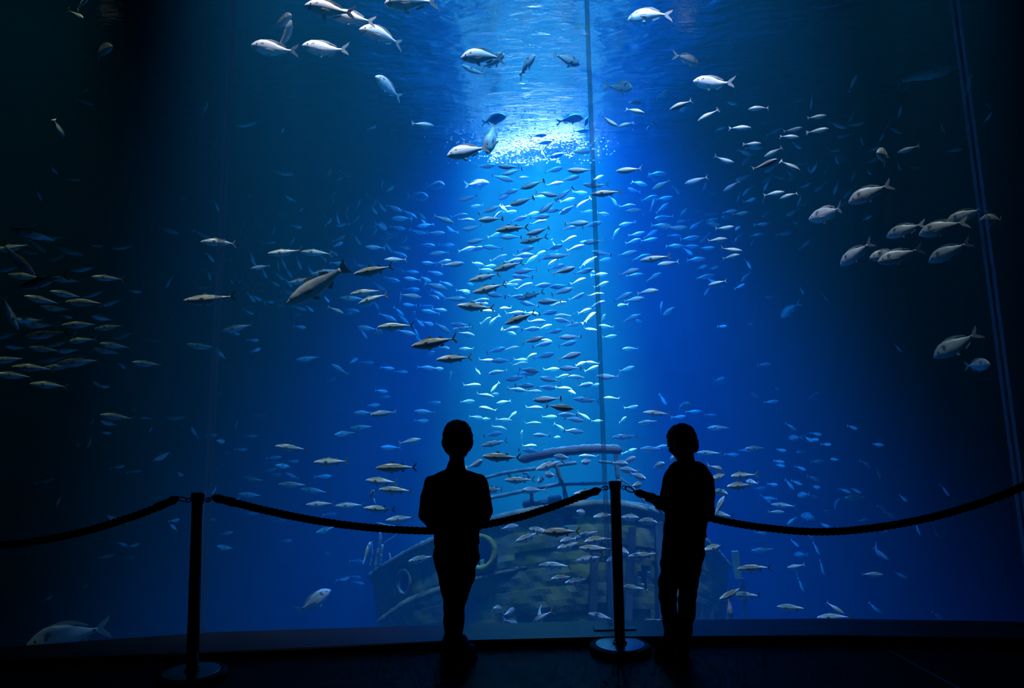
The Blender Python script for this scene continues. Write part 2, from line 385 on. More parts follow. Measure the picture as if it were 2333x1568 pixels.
# tank shell
def slab(name, pts, h0, h1, m, label):
    bm = bmesh.new(); v0 = [bm.verts.new((p[0], p[1], h0)) for p in pts]; v1 = [bm.verts.new((p[0], p[1], h1)) for p in pts]
    bm.faces.new(v0); bm.faces.new(v1)
    n = len(pts)
    for k in range(n): bm.faces.new((v0[k], v0[(k + 1) % n], v1[(k + 1) % n], v1[k]))
    o = from_bm(name, bm, m, smooth=False); tag(o, label, kind='structure'); return o
XW = 10.5
slab('wall_back', [(-XW, BACK), (XW, BACK), (XW, BACK + 0.3), (-XW, BACK + 0.3)], BED, 8.0, M['tank'], 'dark blue back wall of the fish tank')
slab('wall_left', [(-XW - 0.3, 3.2), (-XW, 3.2), (-XW, BACK + 0.3), (-XW - 0.3, BACK + 0.3)], BED, 8.0, M['tank'], 'dark left end wall of the fish tank')
slab('wall_right', [(XW, 3.2), (XW + 0.3, 3.2), (XW + 0.3, BACK + 0.3), (XW, BACK + 0.3)], BED, 8.0, M['tank'], 'dark right end wall of the fish tank')
hp = [(p.x, p.y - 0.12) for p, _ in SE]; hq = [(p.x, p.y + 0.085) for p, _ in SE]
slab('wall_front', hp + hq[::-1], TOP, 8.0, M['hall'], 'black wall above the tank window')
# tank bed with uneven sand
bm = bmesh.new(); nx, ny = 84, 48; g = []
for j in range(ny + 1):
    row = []
    for i in range(nx + 1):
        x = -XW + 2 * XW * i / nx; y = 4.3 + (BACK - 4.3) * j / ny
        row.append(bm.verts.new((x, y, BED + 0.10 * noise.fractal(Vector((x * 0.6, y * 0.6, 3)), 1.0, 2.0, 4))))
    g.append(row)
for j in range(ny):
    for i in range(nx): bm.faces.new((g[j][i], g[j][i + 1], g[j + 1][i + 1], g[j + 1][i]))
bed = from_bm('floor_tank', bm, M['bed']); tag(bed, 'sandy bed of the fish tank', kind='structure')
# water body and its rippled surface
front = [(p.x, p.y + 0.09) for p, _ in SE]
bm = bmesh.new()
foot = [(-XW + 0.02, front[0][1])] + [(max(-XW + 0.03, min(XW - 0.03, x)), y) for x, y in front] + [(XW - 0.02, front[-1][1]), (XW - 0.02, BACK - 0.02), (-XW + 0.02, BACK - 0.02)]
v0 = [bm.verts.new((x, y, BED - 0.2)) for x, y in foot]; v1 = [bm.verts.new((x, y, SURF - 0.06)) for x, y in foot]
bm.faces.new(v0); bm.faces.new(v1[::-1]); n = len(foot)
for k in range(n): bm.faces.new((v0[k], v0[(k + 1) % n], v1[(k + 1) % n], v1[k]))
wv = from_bm('water_body', bm, M['water'], smooth=False); tag(wv, 'hazy blue sea water filling the tank', 'water', kind='stuff')
bm = bmesh.new(); nx, ny = 220, 120; g = []
for j in range(ny + 1):
    row = []
    for i in range(nx + 1):
        x = -XW + 0.02 + (2 * XW - 0.04) * i / nx; y = 4.75 + (BACK - 0.02 - 4.75) * j / ny
        z = 0.030 * noise.noise(Vector((x * 0.9, y * 1.5, 0))) + 0.014 * noise.noise(Vector((x * 2.3, y * 3.6, 5)))
        row.append(bm.verts.new((x, y, SURF + z)))
    g.append(row)
for j in range(ny):
    for i in range(nx): bm.faces.new((g[j][i], g[j][i + 1], g[j + 1][i + 1], g[j + 1][i]))
ws = from_bm('water_surface', bm, M['skin_w']); tag(ws, 'rippled water surface of the tank seen from below', 'water', kind='stuff')
# small plaque lying on the sill
bm = bmesh.new(); a, b = onz(1352, 1434, KH), onz(1447, 1432, KH); c = (a + b) / 2
box(bm, (0, 0, 0.003), ((b - a).length, 0.075, 0.006), 0.0015)
o = from_bm('plaque', bm, M['plaque'], smooth=False); o.location = c; o.rotation_euler.z = math.atan2(b.y - a.y, b.x - a.x)
tag(o, 'narrow pale plaque lying on the window sill behind the right stanchion', 'plaque')

# ------------------------------------------------------------------ sunken wreck behind the fish
wreck = empty('shipwreck', (0.6, 9.0, BED))
tag(wreck, 'sunken ship bow with portholes and railings overgrown with algae, behind the boys', 'shipwreck')
def W_(p): return p - wreck.location
# sheer line (pixels, depth) of the near side from the stem round to the broken starboard planks
sheer = [(846, 1312, 9.6), (900, 1276, 9.2), (985, 1232, 8.8), (1117, 1186, 8.5), (1210, 1164, 8.4), (1300, 1152, 8.4), (1391, 1148, 8.5), (1503, 1170, 8.8), (1560, 1200, 9.1), (1614, 1240, 9.5), (1660, 1290, 9.9)]
SH = crom([at(*s) for s in sheer], 10)
SH = resample(SH, 0.05)
NU = len(SH)
def hull_pt(u, v):
    """u 0..NU-1 along the sheer, v 0 top .. 1 bottom"""
    p = SH[u]; f = u / (NU - 1)
    h = p.z - (BED - 0.05)
    inw = 0.55 * v ** 1.6                     # the side falls away below the wale
    mid = SH[int(NU * 0.55)]
    dirx = (mid - p); dirx.z = 0
    q = p.copy(); q.z = p.z - h * v
    q.y += inw * 0.9
    q.x += (0.28 * v) * (1 if f < 0.5 else -0.6) * abs(f - 0.5) * 2
    w = 0.030 * noise.noise(Vector((q.x * 2.1, q.z * 2.4, 1.0))) + 0.012 * noise.noise(Vector((q.x * 7, q.z * 7, 2.0)))
    q.y += w
    return q
holes = [(920, 1326, 13, 25), (1094, 1258, 29, 34), (1296, 1185, 19, 18), (1468, 1311, 13, 24), (1290, 1172, 12, 10)]
def proj(p):
    d = p - Vector((0, 0, CAMZ)); z = d.dot(fwd); return 1166.5 + F * d.dot(R_) / z, 784 - F * d.dot(U_) / z
def in_hole(p):
    x, y = proj(p)
    for hx, hy, rx, ry in holes:
        a = math.atan2(y - hy, x - hx)
        k = 1 + 0.14 * math.sin(3 * a + hx) + 0.09 * math.sin(7 * a + hy)
        if ((x - hx) / rx) ** 2 + ((y - hy) / ry) ** 2 < k * k: return True
    return False
bands = [0.0, 0.075, 0.15, 0.225, 0.30, 0.40, 0.50, 0.60, 0.72, 0.86, 1.0]
for bi, (v0, v1) in enumerate(zip(bands, bands[1:])):
    cuts = [0, int(NU * (0.30 + 0.05 * (bi % 3))), int(NU * (0.62 + 0.06 * (bi % 2))), NU - 1]
    for c0, c1 in zip(cuts, cuts[1:]):
        bm = bmesh.new(); g = {}
        nv = max(3, int((v1 - v0) * 46)); off = Vector((0, -0.007 * ((bi * 7 + c0) % 3), 0))
        for u in range(c0, c1 + 1):
            for j in range(nv + 1):
                v = v0 + (v1 - v0) * (0.006 + 0.988 * j / nv)
                edge = 0.004 if j in (0, nv) or u in (c0, c1) else 0.0
                g[u, j] = hull_pt(u, v) + off + Vector((0, edge, 0))
        vt = {k: bm.verts.new(W_(p)) for k, p in g.items()}
        for u in range(c0, c1):
            for j in range(nv):
                c = (g[u, j] + g[u + 1, j + 1]) / 2
                if in_hole(c): continue
                bm.faces.new((vt[u, j], vt[u + 1, j], vt[u + 1, j + 1], vt[u, j + 1]))
        for v in [v for v in bm.verts if not v.link_faces]: bm.verts.remove(v)
        ex = bmesh.ops.extrude_face_region(bm, geom=bm.faces[:])['geom']
        for v in ex:
            if isinstance(v, bmesh.types.BMVert): v.co.y += 0.06
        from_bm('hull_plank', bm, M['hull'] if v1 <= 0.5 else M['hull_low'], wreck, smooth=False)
# dark inner skin seen through the holes
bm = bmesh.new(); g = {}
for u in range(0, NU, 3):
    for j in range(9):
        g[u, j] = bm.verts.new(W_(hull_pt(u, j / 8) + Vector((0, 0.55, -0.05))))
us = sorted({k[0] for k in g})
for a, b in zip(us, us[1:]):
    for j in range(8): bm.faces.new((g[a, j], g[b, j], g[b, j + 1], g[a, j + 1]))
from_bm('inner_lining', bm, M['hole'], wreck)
def along(v, f0, f1, off, n=60):
    return [W_(hull_pt(int((f0 + (f1 - f0) * k / n) * (NU - 1)), v) + Vector((0, off, 0))) for k in range(n + 1)]
def rough_tube(name, pts, r, m, seed, amp=0.3, n=9, step=0.035):
    pts = resample(crom([Vector(p) for p in pts], 6) if len(pts) > 2 else [Vector(p) for p in pts], step)
    rad = [r * (1 + amp * noise.noise(Vector((k * 0.55, seed, 0)))) for k in range(len(pts))]
    bm = bmesh.new(); tube(bm, pts, rad, n, round_end=True)
    for v in bm.verts: v.co += Vector((0, 0, 1)) * r * amp * 0.5 * noise.noise(v.co * 14)
    return from_bm(name, bm, m, wreck)
rough_tube('deck_edge', along(0.0, 0, 1, -0.01), 0.045, M['wale'], 1)
wal = [at(866, 1416, 9.15), at(905, 1388, 8.95), at(941, 1366, 8.85), at(1060, 1325, 8.62), at(1173, 1297, 8.50), at(1290, 1268, 8.5)]
rough_tube('wale', [W_(p) for p in wal], 0.042, M['wale'], 2)
for k, (hx, hy, rx, ry) in enumerate(holes[:2]):
    pts = []
    for a in range(24):
        t = a / 24 * 2 * math.pi; x, y = hx + rx * 1.12 * math.cos(t), hy + ry * 1.10 * math.sin(t)
        uu = min(range(NU), key=lambda u: abs(proj(SH[u])[0] - x)); best = None
        for j in range(60):
            q = hull_pt(uu, j / 59); d = abs(proj(q)[1] - y)
            if best is None or d < best[0]: best = (d, q)
        pts.append(W_(at(x, y, best[1].y - 0.03)))
    bm = bmesh.new(); tube(bm, pts, [0.030 * (1 + 0.35 * noise.noise(Vector((i * 0.9, k, 4)))) * (0.7 if k == 0 else 1.2) for i in range(24)], 8, closed=True)
    from_bm('porthole_rim', bm, M['algae'] if k else M['wale'], wreck)
# railing above the deck
rail = lambda a, D: [W_(at(x, y, D)) for x, y in a]
rough_tube('rail', rail([(1100, 1091), (1150, 1078), (1220, 1068), (1310, 1055)], 8.7), 0.022, M['rust'], 3, 0.35)
rough_tube('rail', rail([(1112, 1136), (1180, 1122), (1240, 1110), (1285, 1103), (1340, 1102), (1412, 1098)], 8.7), 0.024, M['rust'], 4, 0.35)
rough_tube('rail', rail([(1366, 1052), (1404, 1056)], 8.9), 0.018, M['rust'], 5, 0.3)
rough_tube('rail_post', rail([(1268, 1062), (1276, 1090), (1283, 1104), (1288, 1128), (1292, 1156)], 8.7), 0.026, M['rust'], 6, 0.35)
rough_tube('rail_post', rail([(1403, 1028), (1404, 1060), (1408, 1098), (1404, 1150)], 8.9), 0.026, M['rust'], 7, 0.35)
rough_tube('rail_post', rail([(1154, 1076), (1163, 1086), (1166, 1094)], 8.7), 0.016, M['rust'], 8, 0.3)
rough_tube('rail_post', rail([(1211, 1122), (1212, 1150), (1213, 1166)], 8.75), 0.022, M['rust'], 9, 0.3)
rough_tube('rail_post', rail([(1194, 1078), (1203, 1080), (1205, 1092)], 8.9), 0.018, M['rust'], 10, 0.3)
rough_tube('stay', rail([(1412, 1090), (1440, 1110), (1462, 1136), (1480, 1160)], 9.0), 0.012, M['rust'], 11, 0.2)
rough_tube('stay', rail([(1416, 1143), (1470, 1152), (1520, 1167)], 8.75), 0.018, M['rust'], 12, 0.3)
# sunken log lying across the deck railing
lg = [at(1194, 1046, 8.5), at(1240, 1036, 8.5), at(1300, 1028, 8.55), at(1360, 1024, 8.6), at(1408, 1026, 8.65)]
rough_tube('spar', [W_(p) for p in lg], 0.052, M['log'], 13, 0.15, 12)
rough_tube('spar_top_strip', [W_(p + Vector((0, 0, 0.045))) for p in lg[1:]], 0.018, M['line'], 14, 0.6)  # pale lumpy strip along the top of the spar
for k, (x, y) in enumerate([(1206, 1152), (1238, 1150), (1263, 1142)]):
    c = at(x, y, 8.8); bm = bmesh.new()
    lathe(bm, [(0.045, -0.22), (0.05, -0.04), (0.085, 0.0), (0.09, 0.04), (0.05, 0.07)], W_(c), 14)
    for v in bm.verts: v.co += Vector((1, 1, 1)) * 0.02 * noise.noise(v.co * 9)
    from_bm('bollard', bm, M['log'], wreck)
# overgrown lines hanging off the bow
for k, pl in enumerate([[(866, 1216), (865, 1240), (858, 1270), (855, 1298)], [(871, 1244), (869, 1262), (866, 1290)], [(860, 1192), (880, 1197), (905, 1201)], [(846, 1236), (848, 1262), (843, 1290)], [(887, 1262), (889, 1276), (880, 1290)]]):
    rough_tube('hanging_line', rail(pl, 9.3), 0.020 if k < 2 else 0.013, M['line'], 20 + k, 0.7, 7, 0.02)
rough_tube('stay', rail([(905, 1217), (870, 1246), (846, 1312)], 9.45), 0.006, M['line'], 30, 0.2)
# broken planks on the far right side
for k, (x0, y0, x1, y1, w, D) in enumerate([(1674, 1256, 1682, 1318, 0.10, 10.0), (1640, 1262, 1652, 1420, 0.09, 10.0), (1612, 1268, 1618, 1430, 0.09, 9.7), (1690, 1318, 1700, 1424, 0.07, 10.2), (1590, 1240, 1594, 1430, 0.10, 9.5), (1560, 1210, 1566, 1430, 0.11, 9.25), (1440, 1200, 1430, 1430, 0.10, 8.62), (1500, 1190, 1512, 1430, 0.10, 8.75), (1400, 1210, 1392, 1430, 0.11, 8.5), (1356, 1240, 1350, 1430, 0.09, 8.45)]):
    a, b = W_(at(x0, y0, D)), W_(at(x1, y1, D)); bm = bmesh.new(); n = 8; rows = []
    for j in range(n + 1):
        p = a.lerp(b, j / n); ww = w * (1 + 0.25 * noise.noise(Vector((j, k, 0)))); dx = Vector((ww / 2, 0.02, 0)); dy = Vector((0, 0.03, 0))
        rows.append([bm.verts.new(q) for q in (p - dx - dy, p + dx - dy, p + dx + dy, p - dx + dy)])
    for r0, r1 in zip(rows, rows[1:]):
        for q in range(4): bm.faces.new((r0[q], r0[(q + 1) % 4], r1[(q + 1) % 4], r1[q]))
    bm.faces.new(rows[0]); bm.faces.new(rows[-1])
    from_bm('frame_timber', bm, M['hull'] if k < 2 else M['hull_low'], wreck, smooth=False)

# ------------------------------------------------------------------ foam where the flood light enters the water
bm = bmesh.new(); rb = random.Random(3)
tmpl = bmesh.new(); bmesh.ops.create_icosphere(tmpl, subdivisions=1, radius=1.0)
tv = np.array([v.co[:] for v in tmpl.verts]); tf = [[v.index for v in f.verts] for f in tmpl.faces]; tmpl.free()
V, Fc = [], []
def bubble(p, r):
    b0 = len(V)
    for q in tv: V.append((p.x + q[0] * r, p.y + q[1] * r, p.z + q[2] * r * 0.7))
    for f in tf: Fc.append([b0 + k for k in f])
for k in range(2600):
    t = rb.random()
    if k < 1700: x = 1128 + 190 * t + rb.gauss(0, 8); y = 366 - 34 * t + rb.gauss(0, 8)
    elif k < 2300: x = 1240 + rb.gauss(0, 60); y = 335 + rb.gauss(0, 15)
    else: x = 1190 + rb.gauss(0, 95); y = 320 + rb.gauss(0, 28)
    p = onz(x, min(y, 372), SURF - 0.10 - abs(rb.gauss(0, 0.03)))
    if p.y > BACK - 0.3 or p.y < 7: continue
    bubble(p, rb.uniform(0.008, 0.024) * (1.3 if k < 1700 else 0.8))
me = bpy.data.meshes.new('bubbles'); me.from_pydata(V, [], Fc); me.polygons.foreach_set('use_smooth', [True] * len(me.polygons))
o = link('bubbles', me, M['foam']); tag(o, 'white foam of bubbles glittering under the surface at the light shaft', 'bubbles', kind='stuff')

# ------------------------------------------------------------------ fish
def prof(pts, t):
    for (a, va), (b, vb) in zip(pts, pts[1:]):
        if a <= t <= b:
            s = (t - a) / (b - a); s = s * s * (3 - 2 * s) * 0.45 + s * 0.55
            return va + (vb - va) * s
    return pts[-1][1]
# t: 0 snout .. 1 tail root; values in body lengths: centre line, half height, half width
KIND = {
 'mackerel': dict(L=0.34, xs=0.5, xr=-0.39, top=[(0, 0.0040), (.05, 0.0372), (.14, 0.0694), (.3, 0.1042), (.45, 0.1116), (.6, 0.0967), (.8, 0.0496), (.95, 0.0160), (1, 0.0140)],
                  bot=[(0, 0.0040), (.05, 0.0322), (.14, 0.0670), (.3, 0.1091), (.45, 0.1190), (.6, 0.0992), (.8, 0.0471), (.95, 0.0140), (1, 0.0130)],
                  wid=[(0, 0.0040), (.06, 0.0345), (.2, 0.0644), (.4, 0.0759), (.6, 0.0621), (.8, 0.0322), (1, 0.0100)], tail=(.118, .078, .5)),
 'scad': dict(L=0.28, xs=0.5, xr=-0.38, top=[(0, 0.0040), (.05, 0.0422), (.14, 0.0818), (.3, 0.1215), (.45, 0.1290), (.62, 0.1066), (.82, 0.0446), (.95, 0.0150), (1, 0.0130)],
              bot=[(0, 0.0040), (.05, 0.0397), (.14, 0.0818), (.3, 0.1265), (.45, 0.1339), (.62, 0.1091), (.82, 0.0446), (.95, 0.0140), (1, 0.0120)],
              wid=[(0, 0.0040), (.06, 0.0345), (.2, 0.0644), (.4, 0.0736), (.6, 0.0575), (.8, 0.0276), (1, 0.0090)], tail=(.142, .075, .5)),
 'bream': dict(L=0.42, xs=0.5, xr=-0.34, top=[(0, 0.0100), (.05, 0.0636), (.13, 0.1251), (.25, 0.1781), (.38, 0.1929), (.55, 0.1675), (.75, 0.0954), (.92, 0.0360), (1, 0.0300)],
               bot=[(0, 0.0200), (.05, 0.0551), (.13, 0.0975), (.25, 0.1420), (.4, 0.1611), (.58, 0.1420), (.78, 0.0784), (.93, 0.0340), (1, 0.0300)],
               wid=[(0, 0.0080), (.06, 0.0399), (.2, 0.0756), (.4, 0.0840), (.6, 0.0672), (.8, 0.0357), (1, 0.0120)], tail=(.160, .095, .5)),
 'bass': dict(L=0.62, xs=0.5, xr=-0.38, top=[(0, 0.0060), (.06, 0.0389), (.16, 0.0799), (.32, 0.1188), (.45, 0.1253), (.62, 0.1058), (.82, 0.0605), (.95, 0.0400), (1, 0.0380)],
              bot=[(0, 0.0100), (.06, 0.0432), (.16, 0.0886), (.32, 0.1274), (.46, 0.1318), (.62, 0.1080), (.82, 0.0605), (.95, 0.0380), (1, 0.0360)],
              wid=[(0, 0.0060), (.06, 0.0396), (.2, 0.0770), (.4, 0.0880), (.6, 0.0704), (.8, 0.0374), (1, 0.0140)], tail=(.12, .035, .5)),
}
def bend_fn(b):
    def f(p):
        s = p.x - 0.15
        return Vector((p.x, p.y + (b * s * s if s < 0 else b * 0.25 * s * s), p.z))
    return f
def body_mesh(name, K, nt_, nr, bend, with_tail):
    k = KIND[K]; V, Fa = [], []; B = bend_fn(bend)
    ts = [0.0, 0.025] + [i / nt_ for i in range(1, nt_ + 1)]
    for t in ts:
        x = k['xs'] + (k['xr'] - k['xs']) * t
        u, d, w = prof(k['top'], t), prof(k['bot'], t), prof(k['wid'], t)
        for i in range(nr):
            a = 2 * math.pi * i / nr; c, s_ = math.cos(a), math.sin(a)
            z = (u if c > 0 else d) * c
            V.append(B(Vector((x, w * s_ * (1 - 0.12 * abs(c) ** 3), z))))
    n0 = len(ts)
    if with_tail:
        half, fork, _ = k['tail']
        for q, (fx, fz) in enumerate([(0.30, 0.45), (0.65, 0.75), (1.0, 1.0)]):
            for i in range(nr):
                a = 2 * math.pi * i / nr; c, s_ = math.cos(a), math.sin(a)
                zz = half * fz * (1 if c > 0 else -1) * abs(c) ** 0.8
                xx = k['xr'] + (-0.5 - k['xr']) * fx + (fork * fx * (1 - abs(c)) if q == 2 else fork * 0.25 * (1 - abs(c)) * fx)
                V.append(B(Vector((xx, 0.004 * s_, zz))))
        n0 += 3
    for j in range(n0 - 1):
        for i in range(nr):
            Fa.append((j * nr + i, j * nr + (i + 1) % nr, (j + 1) * nr + (i + 1) % nr, (j + 1) * nr + i))
    Fa.append(tuple(range(nr))[::-1]); Fa.append(tuple((n0 - 1) * nr + i for i in range(nr)))
    me = bpy.data.meshes.new(name); me.from_pydata(V, [], Fa); me.polygons.foreach_set('use_smooth', [True] * len(Fa)); me.update()
    return me
def fin_mesh(name, outline, y0=0.0, th=0.0028, bend=0.0, splay=0.0, side=1):
    """thin solid fin from an outline in the fish's x-z plane; splay tilts it outwards from its first point"""
    B = bend_fn(bend); n = len(outline); V, Fa = [], []
    x0, z0 = outline[0]
    for sgn in (-1, 1):
        for x, z in outline:
            d = math.hypot(x - x0, z - z0)
            V.append(B(Vector((x, side * (y0 + splay * d) + sgn * th, z))))
    Fa.append(tuple(range(n))); Fa.append(tuple(range(n, 2 * n))[::-1])
    for i in range(n): Fa.append((i, (i + 1) % n, n + (i + 1) % n, n + i))
    me = bpy.data.meshes.new(name); me.from_pydata(V, [], Fa); me.update(); return me
def tail_outline(k, pw):
    half, fork, _ = k['tail']; xr = k['xr'] + 0.012
    m = (xr - 0.5) / 2
    return [(xr, pw), (xr - 0.04, pw + half * 0.28), (-0.455, half * 0.80), (-0.5, half), (-0.478, half * 0.55), (-0.5 + fork, 0.0), (-0.478, -half * 0.55), (-0.5, -half), (-0.455, -half * 0.80), (xr - 0.04, -pw - half * 0.28), (xr, -pw)]
PARTS = {
 'mackerel': [('tail_fin', 'TAIL', {}), ('dorsal_fin', [(.17, 0.096), (.10, 0.154), (.06, 0.138), (.02, 0.103), (.05, 0.094)], {}), ('second_dorsal_fin', [(-.10, 0.082), (-.13, 0.118), (-.19, 0.079), (-.19, 0.060)], {}),
              ('anal_fin', [(-.12, -0.079), (-.15, -0.118), (-.20, -0.074), (-.20, -0.055)], {}), ('pelvic_fin', [(.16, -0.101), (.10, -0.146), (.08, -0.134), (.12, -0.096)], {'y0': .02}),
              ('pectoral_fin', [(.235, -0.002), (.17, 0.031), (.10, 0.017), (.16, -0.022)], {'y0': .064, 'splay': .16, 'both': True})],
 'bream': [('tail_fin', 'TAIL', {}), ('dorsal_fin', [(.24, .155), (.20, .196), (.08, .218), (-.06, .196), (-.18, .130), (-.235, .092), (-.235, .070), (-.1, .13), (.1, .165)], {}),
           ('anal_fin', [(-.06, -.132), (-.10, -.168), (-.20, -.118), (-.235, -.082), (-.22, -.064), (-.14, -.10)], {}), ('pelvic_fin', [(.17, -.130), (.10, -.205), (.055, -.200), (.09, -.138)], {'y0': .022, 'splay': .2, 'both': True}),
           ('pectoral_fin', [(.225, -.035), (.14, -.020), (.02, -.045), (.01, -.060), (.12, -.072)], {'y0': .074, 'splay': .12, 'both': True})],
 'bass': [('tail_fin', 'TAIL', {}), ('dorsal_fin', [(.16, .108), (.12, .170), (.03, .165), (-.03, .108), (.05, .10)], {}), ('second_dorsal_fin', [(-.08, .100), (-.11, .150), (-.21, .098), (-.22, .062), (-.15, .07)], {}),
          ('anal_fin', [(-.10, -.100), (-.14, -.150), (-.21, -.088), (-.21, -.064)], {}), ('pelvic_fin', [(.16, -.112), (.09, -.170), (.06, -.158), (.10, -.108)], {'y0': .025, 'both': True}),
          ('pectoral_fin', [(.22, -.030), (.13, -.010), (.06, -.040), (.14, -.062)], {'y0': .076, 'splay': .2, 'both': True})],
}
EYES = {'mackerel': (.405, .040, .016, .013), 'bream': (.375, .052, .034, .024), 'bass': (.395, .046, .028, .014)}
PROTO = {}
BENDS = (-0.55, -0.2, 0.0, 0.25, 0.6)
def proto(K, bi, variant=''):
    key = (K, bi, variant)
    if key in PROTO: return PROTO[key]
    bend = BENDS[bi]
    bmat = {'mackerel': M['mack'], 'bream': M['bream2'] if variant == 'dark' else M['bream'], 'bass': M['bass']}[K]
    fmat = {'mackerel': M['fin_m'], 'bream': M['fin_d'] if variant == 'dark' else M['fin_b'], 'bass': M['fin_d']}[K]
    if K == 'bream' and variant == 'dark': fmat = M['fin_b']
    body = body_mesh(K + '_body', K, 26, 20, bend, False); body.materials.append(bmat)
    parts = []
    for nm, ol, kw in PARTS[K]:
        kw = dict(kw); both = kw.pop('both', False)
        if ol == 'TAIL': ol = tail_outline(KIND[K], prof(KIND[K]['top'], 1) * 0.9)
        for side in ((1, -1) if both else (1,)):
            me = fin_mesh(nm, ol, bend=bend, side=side, **kw); me.materials.append(fmat); parts.append((nm, me))
    x, y, z, r = EYES[K]
    for side in (1, -1):
        bm = bmesh.new(); ell(bm, bend_fn(bend)(Vector((x, side * y, z))), (r, r * 0.45, r), 12, 8)
        me = bpy.data.meshes.new('eye'); bm.to_mesh(me); bm.free(); me.polygons.foreach_set('use_smooth', [True] * len(me.polygons)); me.materials.append(M['eye']); parts.append(('eye', me))
    PROTO[key] = (body, parts); return PROTO[key]
SCAD = [body_mesh('scad_body', 'scad', 13, 12, b, True) for b in BENDS]
for me in SCAD: me.materials.append(M['scad'])

FR = random.Random(11)
def place(px, py, L, ang, K, yaw=None, dmax=None, depth=None, scale=1.0):
    """world matrix of a fish whose silhouette is |L| pixels long at (px, py); L < 0 swims left, ang = nose up in degrees"""
    real = KIND[K]['L'] * FR.uniform(0.92, 1.08) * scale
    if 830 < px < 1730 and py > 1040: dmax = 7.8
    DM = dmax or {'mackerel': 10.5, 'scad': 13.2, 'bream': 12.0, 'bass': 11.0}[K]
    dn = gdepth(px) + 1.15
    n = abs(L); D = real * F / n if yaw is None else real * abs(math.cos(math.radians(yaw))) * F / n
    D *= FR.uniform(0.95, 1.05)
    if depth: D = depth
    D = max(D, dn)
    psi = math.radians(yaw) if yaw is not None else math.radians(FR.uniform(-14, 14))
    if D > DM: D = DM - FR.random() * (1.2 if DM > 9 else 0.5)
    el = ray(px, py); zc = CAMZ + el.z / el.y * D
    lim = SURF - 0.20 - (0.5 * abs(math.sin(math.radians(ang))) + 0.22) * n * D / F
    if zc > lim: D = (lim - CAMZ) * el.y / el.z
    need = n * mpp(px, py, D)            # length wanted across the view, metres
    if yaw is None and need < real * 0.93:
        psi = math.acos(max(0.14, need / real)) * FR.choice((-1, 1)); size = real
    else: size = need / max(0.2, abs(math.cos(psi)))
    a = math.radians(ang); sg = 1 if L > 0 else -1
    vr = Vector((el.x, el.y, 0)).normalized(); pr = Vector((vr.y, -vr.x, 0))          # along and across the line of sight
    ax = pr * (sg * math.cos(a) * math.cos(psi)) + vr * (math.cos(a) * math.sin(psi)) + Vector((0, 0, math.sin(a)))
    if abs(ang) > 60 and yaw is None and abs(math.cos(psi)) < 0.9:      # steep fish turn about the upright axis instead
        ax = (pr * (sg * math.cos(a)) + vr * (math.sin(psi) * 0.5) + Vector((0, 0, math.sin(a) * abs(math.cos(psi))))).normalized()
    x = ax.normalized(); y = Vector((0, 0, 1)).cross(x)
    y = y.normalized() if y.length > 1e-4 else Vector((0, 1, 0)); z = x.cross(y)
    r = math.radians(FR.uniform(-9, 9)); y, z = y * math.cos(r) + z * math.sin(r), z * math.cos(r) - y * math.sin(r)
    p = at(px, py, D)
    m = Matrix((( x.x, y.x, z.x, p.x), (x.y, y.y, z.y, p.y), (x.z, y.z, z.z, p.z), (0, 0, 0, 1)))
    return m @ Matrix.Diagonal((size, size, size, 1)), D
ALL = []
TAKEN = []
def rows(txt):
    for part in txt.replace('\n', ';').split(';'):
        q = part.split()
        if len(q) >= 4: yield [float(v) for v in q]
def add(name, K, q, variant='', **kw):
    px, py, L, ang = q[:4]; yaw = q[4] if len(q) > 4 else None
    mw, D = place(px, py, L, ang, K, yaw, **kw)
    for _ in range(6):
        c = mw.translation; hl = mw.col[0].to_3d().length
        if all((c - c2).length > 0.52 * max(hl, l2) for c2, l2 in TAKEN if abs(c.y - c2.y) < 0.6): break
        kw['depth'] = D * 0.955; mw, D = place(px, py, L, ang, K, yaw, **kw)
    TAKEN.append((mw.translation.copy(), mw.col[0].to_3d().length))
    bi = FR.choice((0, 1, 2, 2, 3, 4))
    if K == 'scad': o = bpy.data.objects.new(name, SCAD[bi]); COL.objects.link(o)
    else:
        body, parts = proto(K, bi, variant)
        o = bpy.data.objects.new(name, body); COL.objects.link(o)
        for nm, me in parts:
            c = bpy.data.objects.new(nm, me); COL.objects.link(c); c.parent = o
    o.matrix_world = mw
    ALL.append(dict(o=o, name=name, x=px, y=py, L=L, ang=ang, D=D, v=variant))
    return o
# x  y  length (minus = swims left)  nose-up angle  [yaw]
BREAM_PALE = '''625 114 -100 0;741 114 -102 2;871 80 -102 3;804 42 -103 5;752 24 -112 3;937 4 -122 -5;1099 128 -99 -4;1478 33 -97 2;1624 191 -88 10;1066 345 -98 -12;1120 312 -84 -76;885 200 -60 14 -45'''
BREAM_DARK = '''1887 488 -82 0;1983 440 -98 -20;2062 523 -80 -14;2147 518 -98 -10;2200 492 -84 -18;2265 502 -54 -4 -46;1951 578 -78 -26;2022 582 -74 -8;2050 584 -92 -12;2164 574 -92 -20;2017 356 -30 -4 -70;2180 786 -108 -30;2226 833 50 -2 -52'''
BREAM_FAR = '''1566 135 52 -5;640 52 44 0;651 88 38 50;230 116 42 0;1641 868 32 0 50;1856 904 26 8 60;1556 927 38 0;1414 200 58 -22;424 446 -34 4;1123 273 60 0;1298 271 62 0;1086 421 58 10;1122 140 55 4;1290 135 60 0;1198 151 44 18;1931 353 -42 -22;1662 1386 20 -80 70;1797 707 -40 -28;2252 235 22 0;885 538 -36 5;870 515 24 0 60;951 449 50 -10;991 423 44 -8;1489 404 22 0 60;716 1371 84 30;1823 1264 -26 -8 40;1831 1128 -28 -12 40;1844 1178 -36 0 40;1810 998 -26 -4 45'''
BASS = '''724 651 -162 -32;2110 168 124 4'''
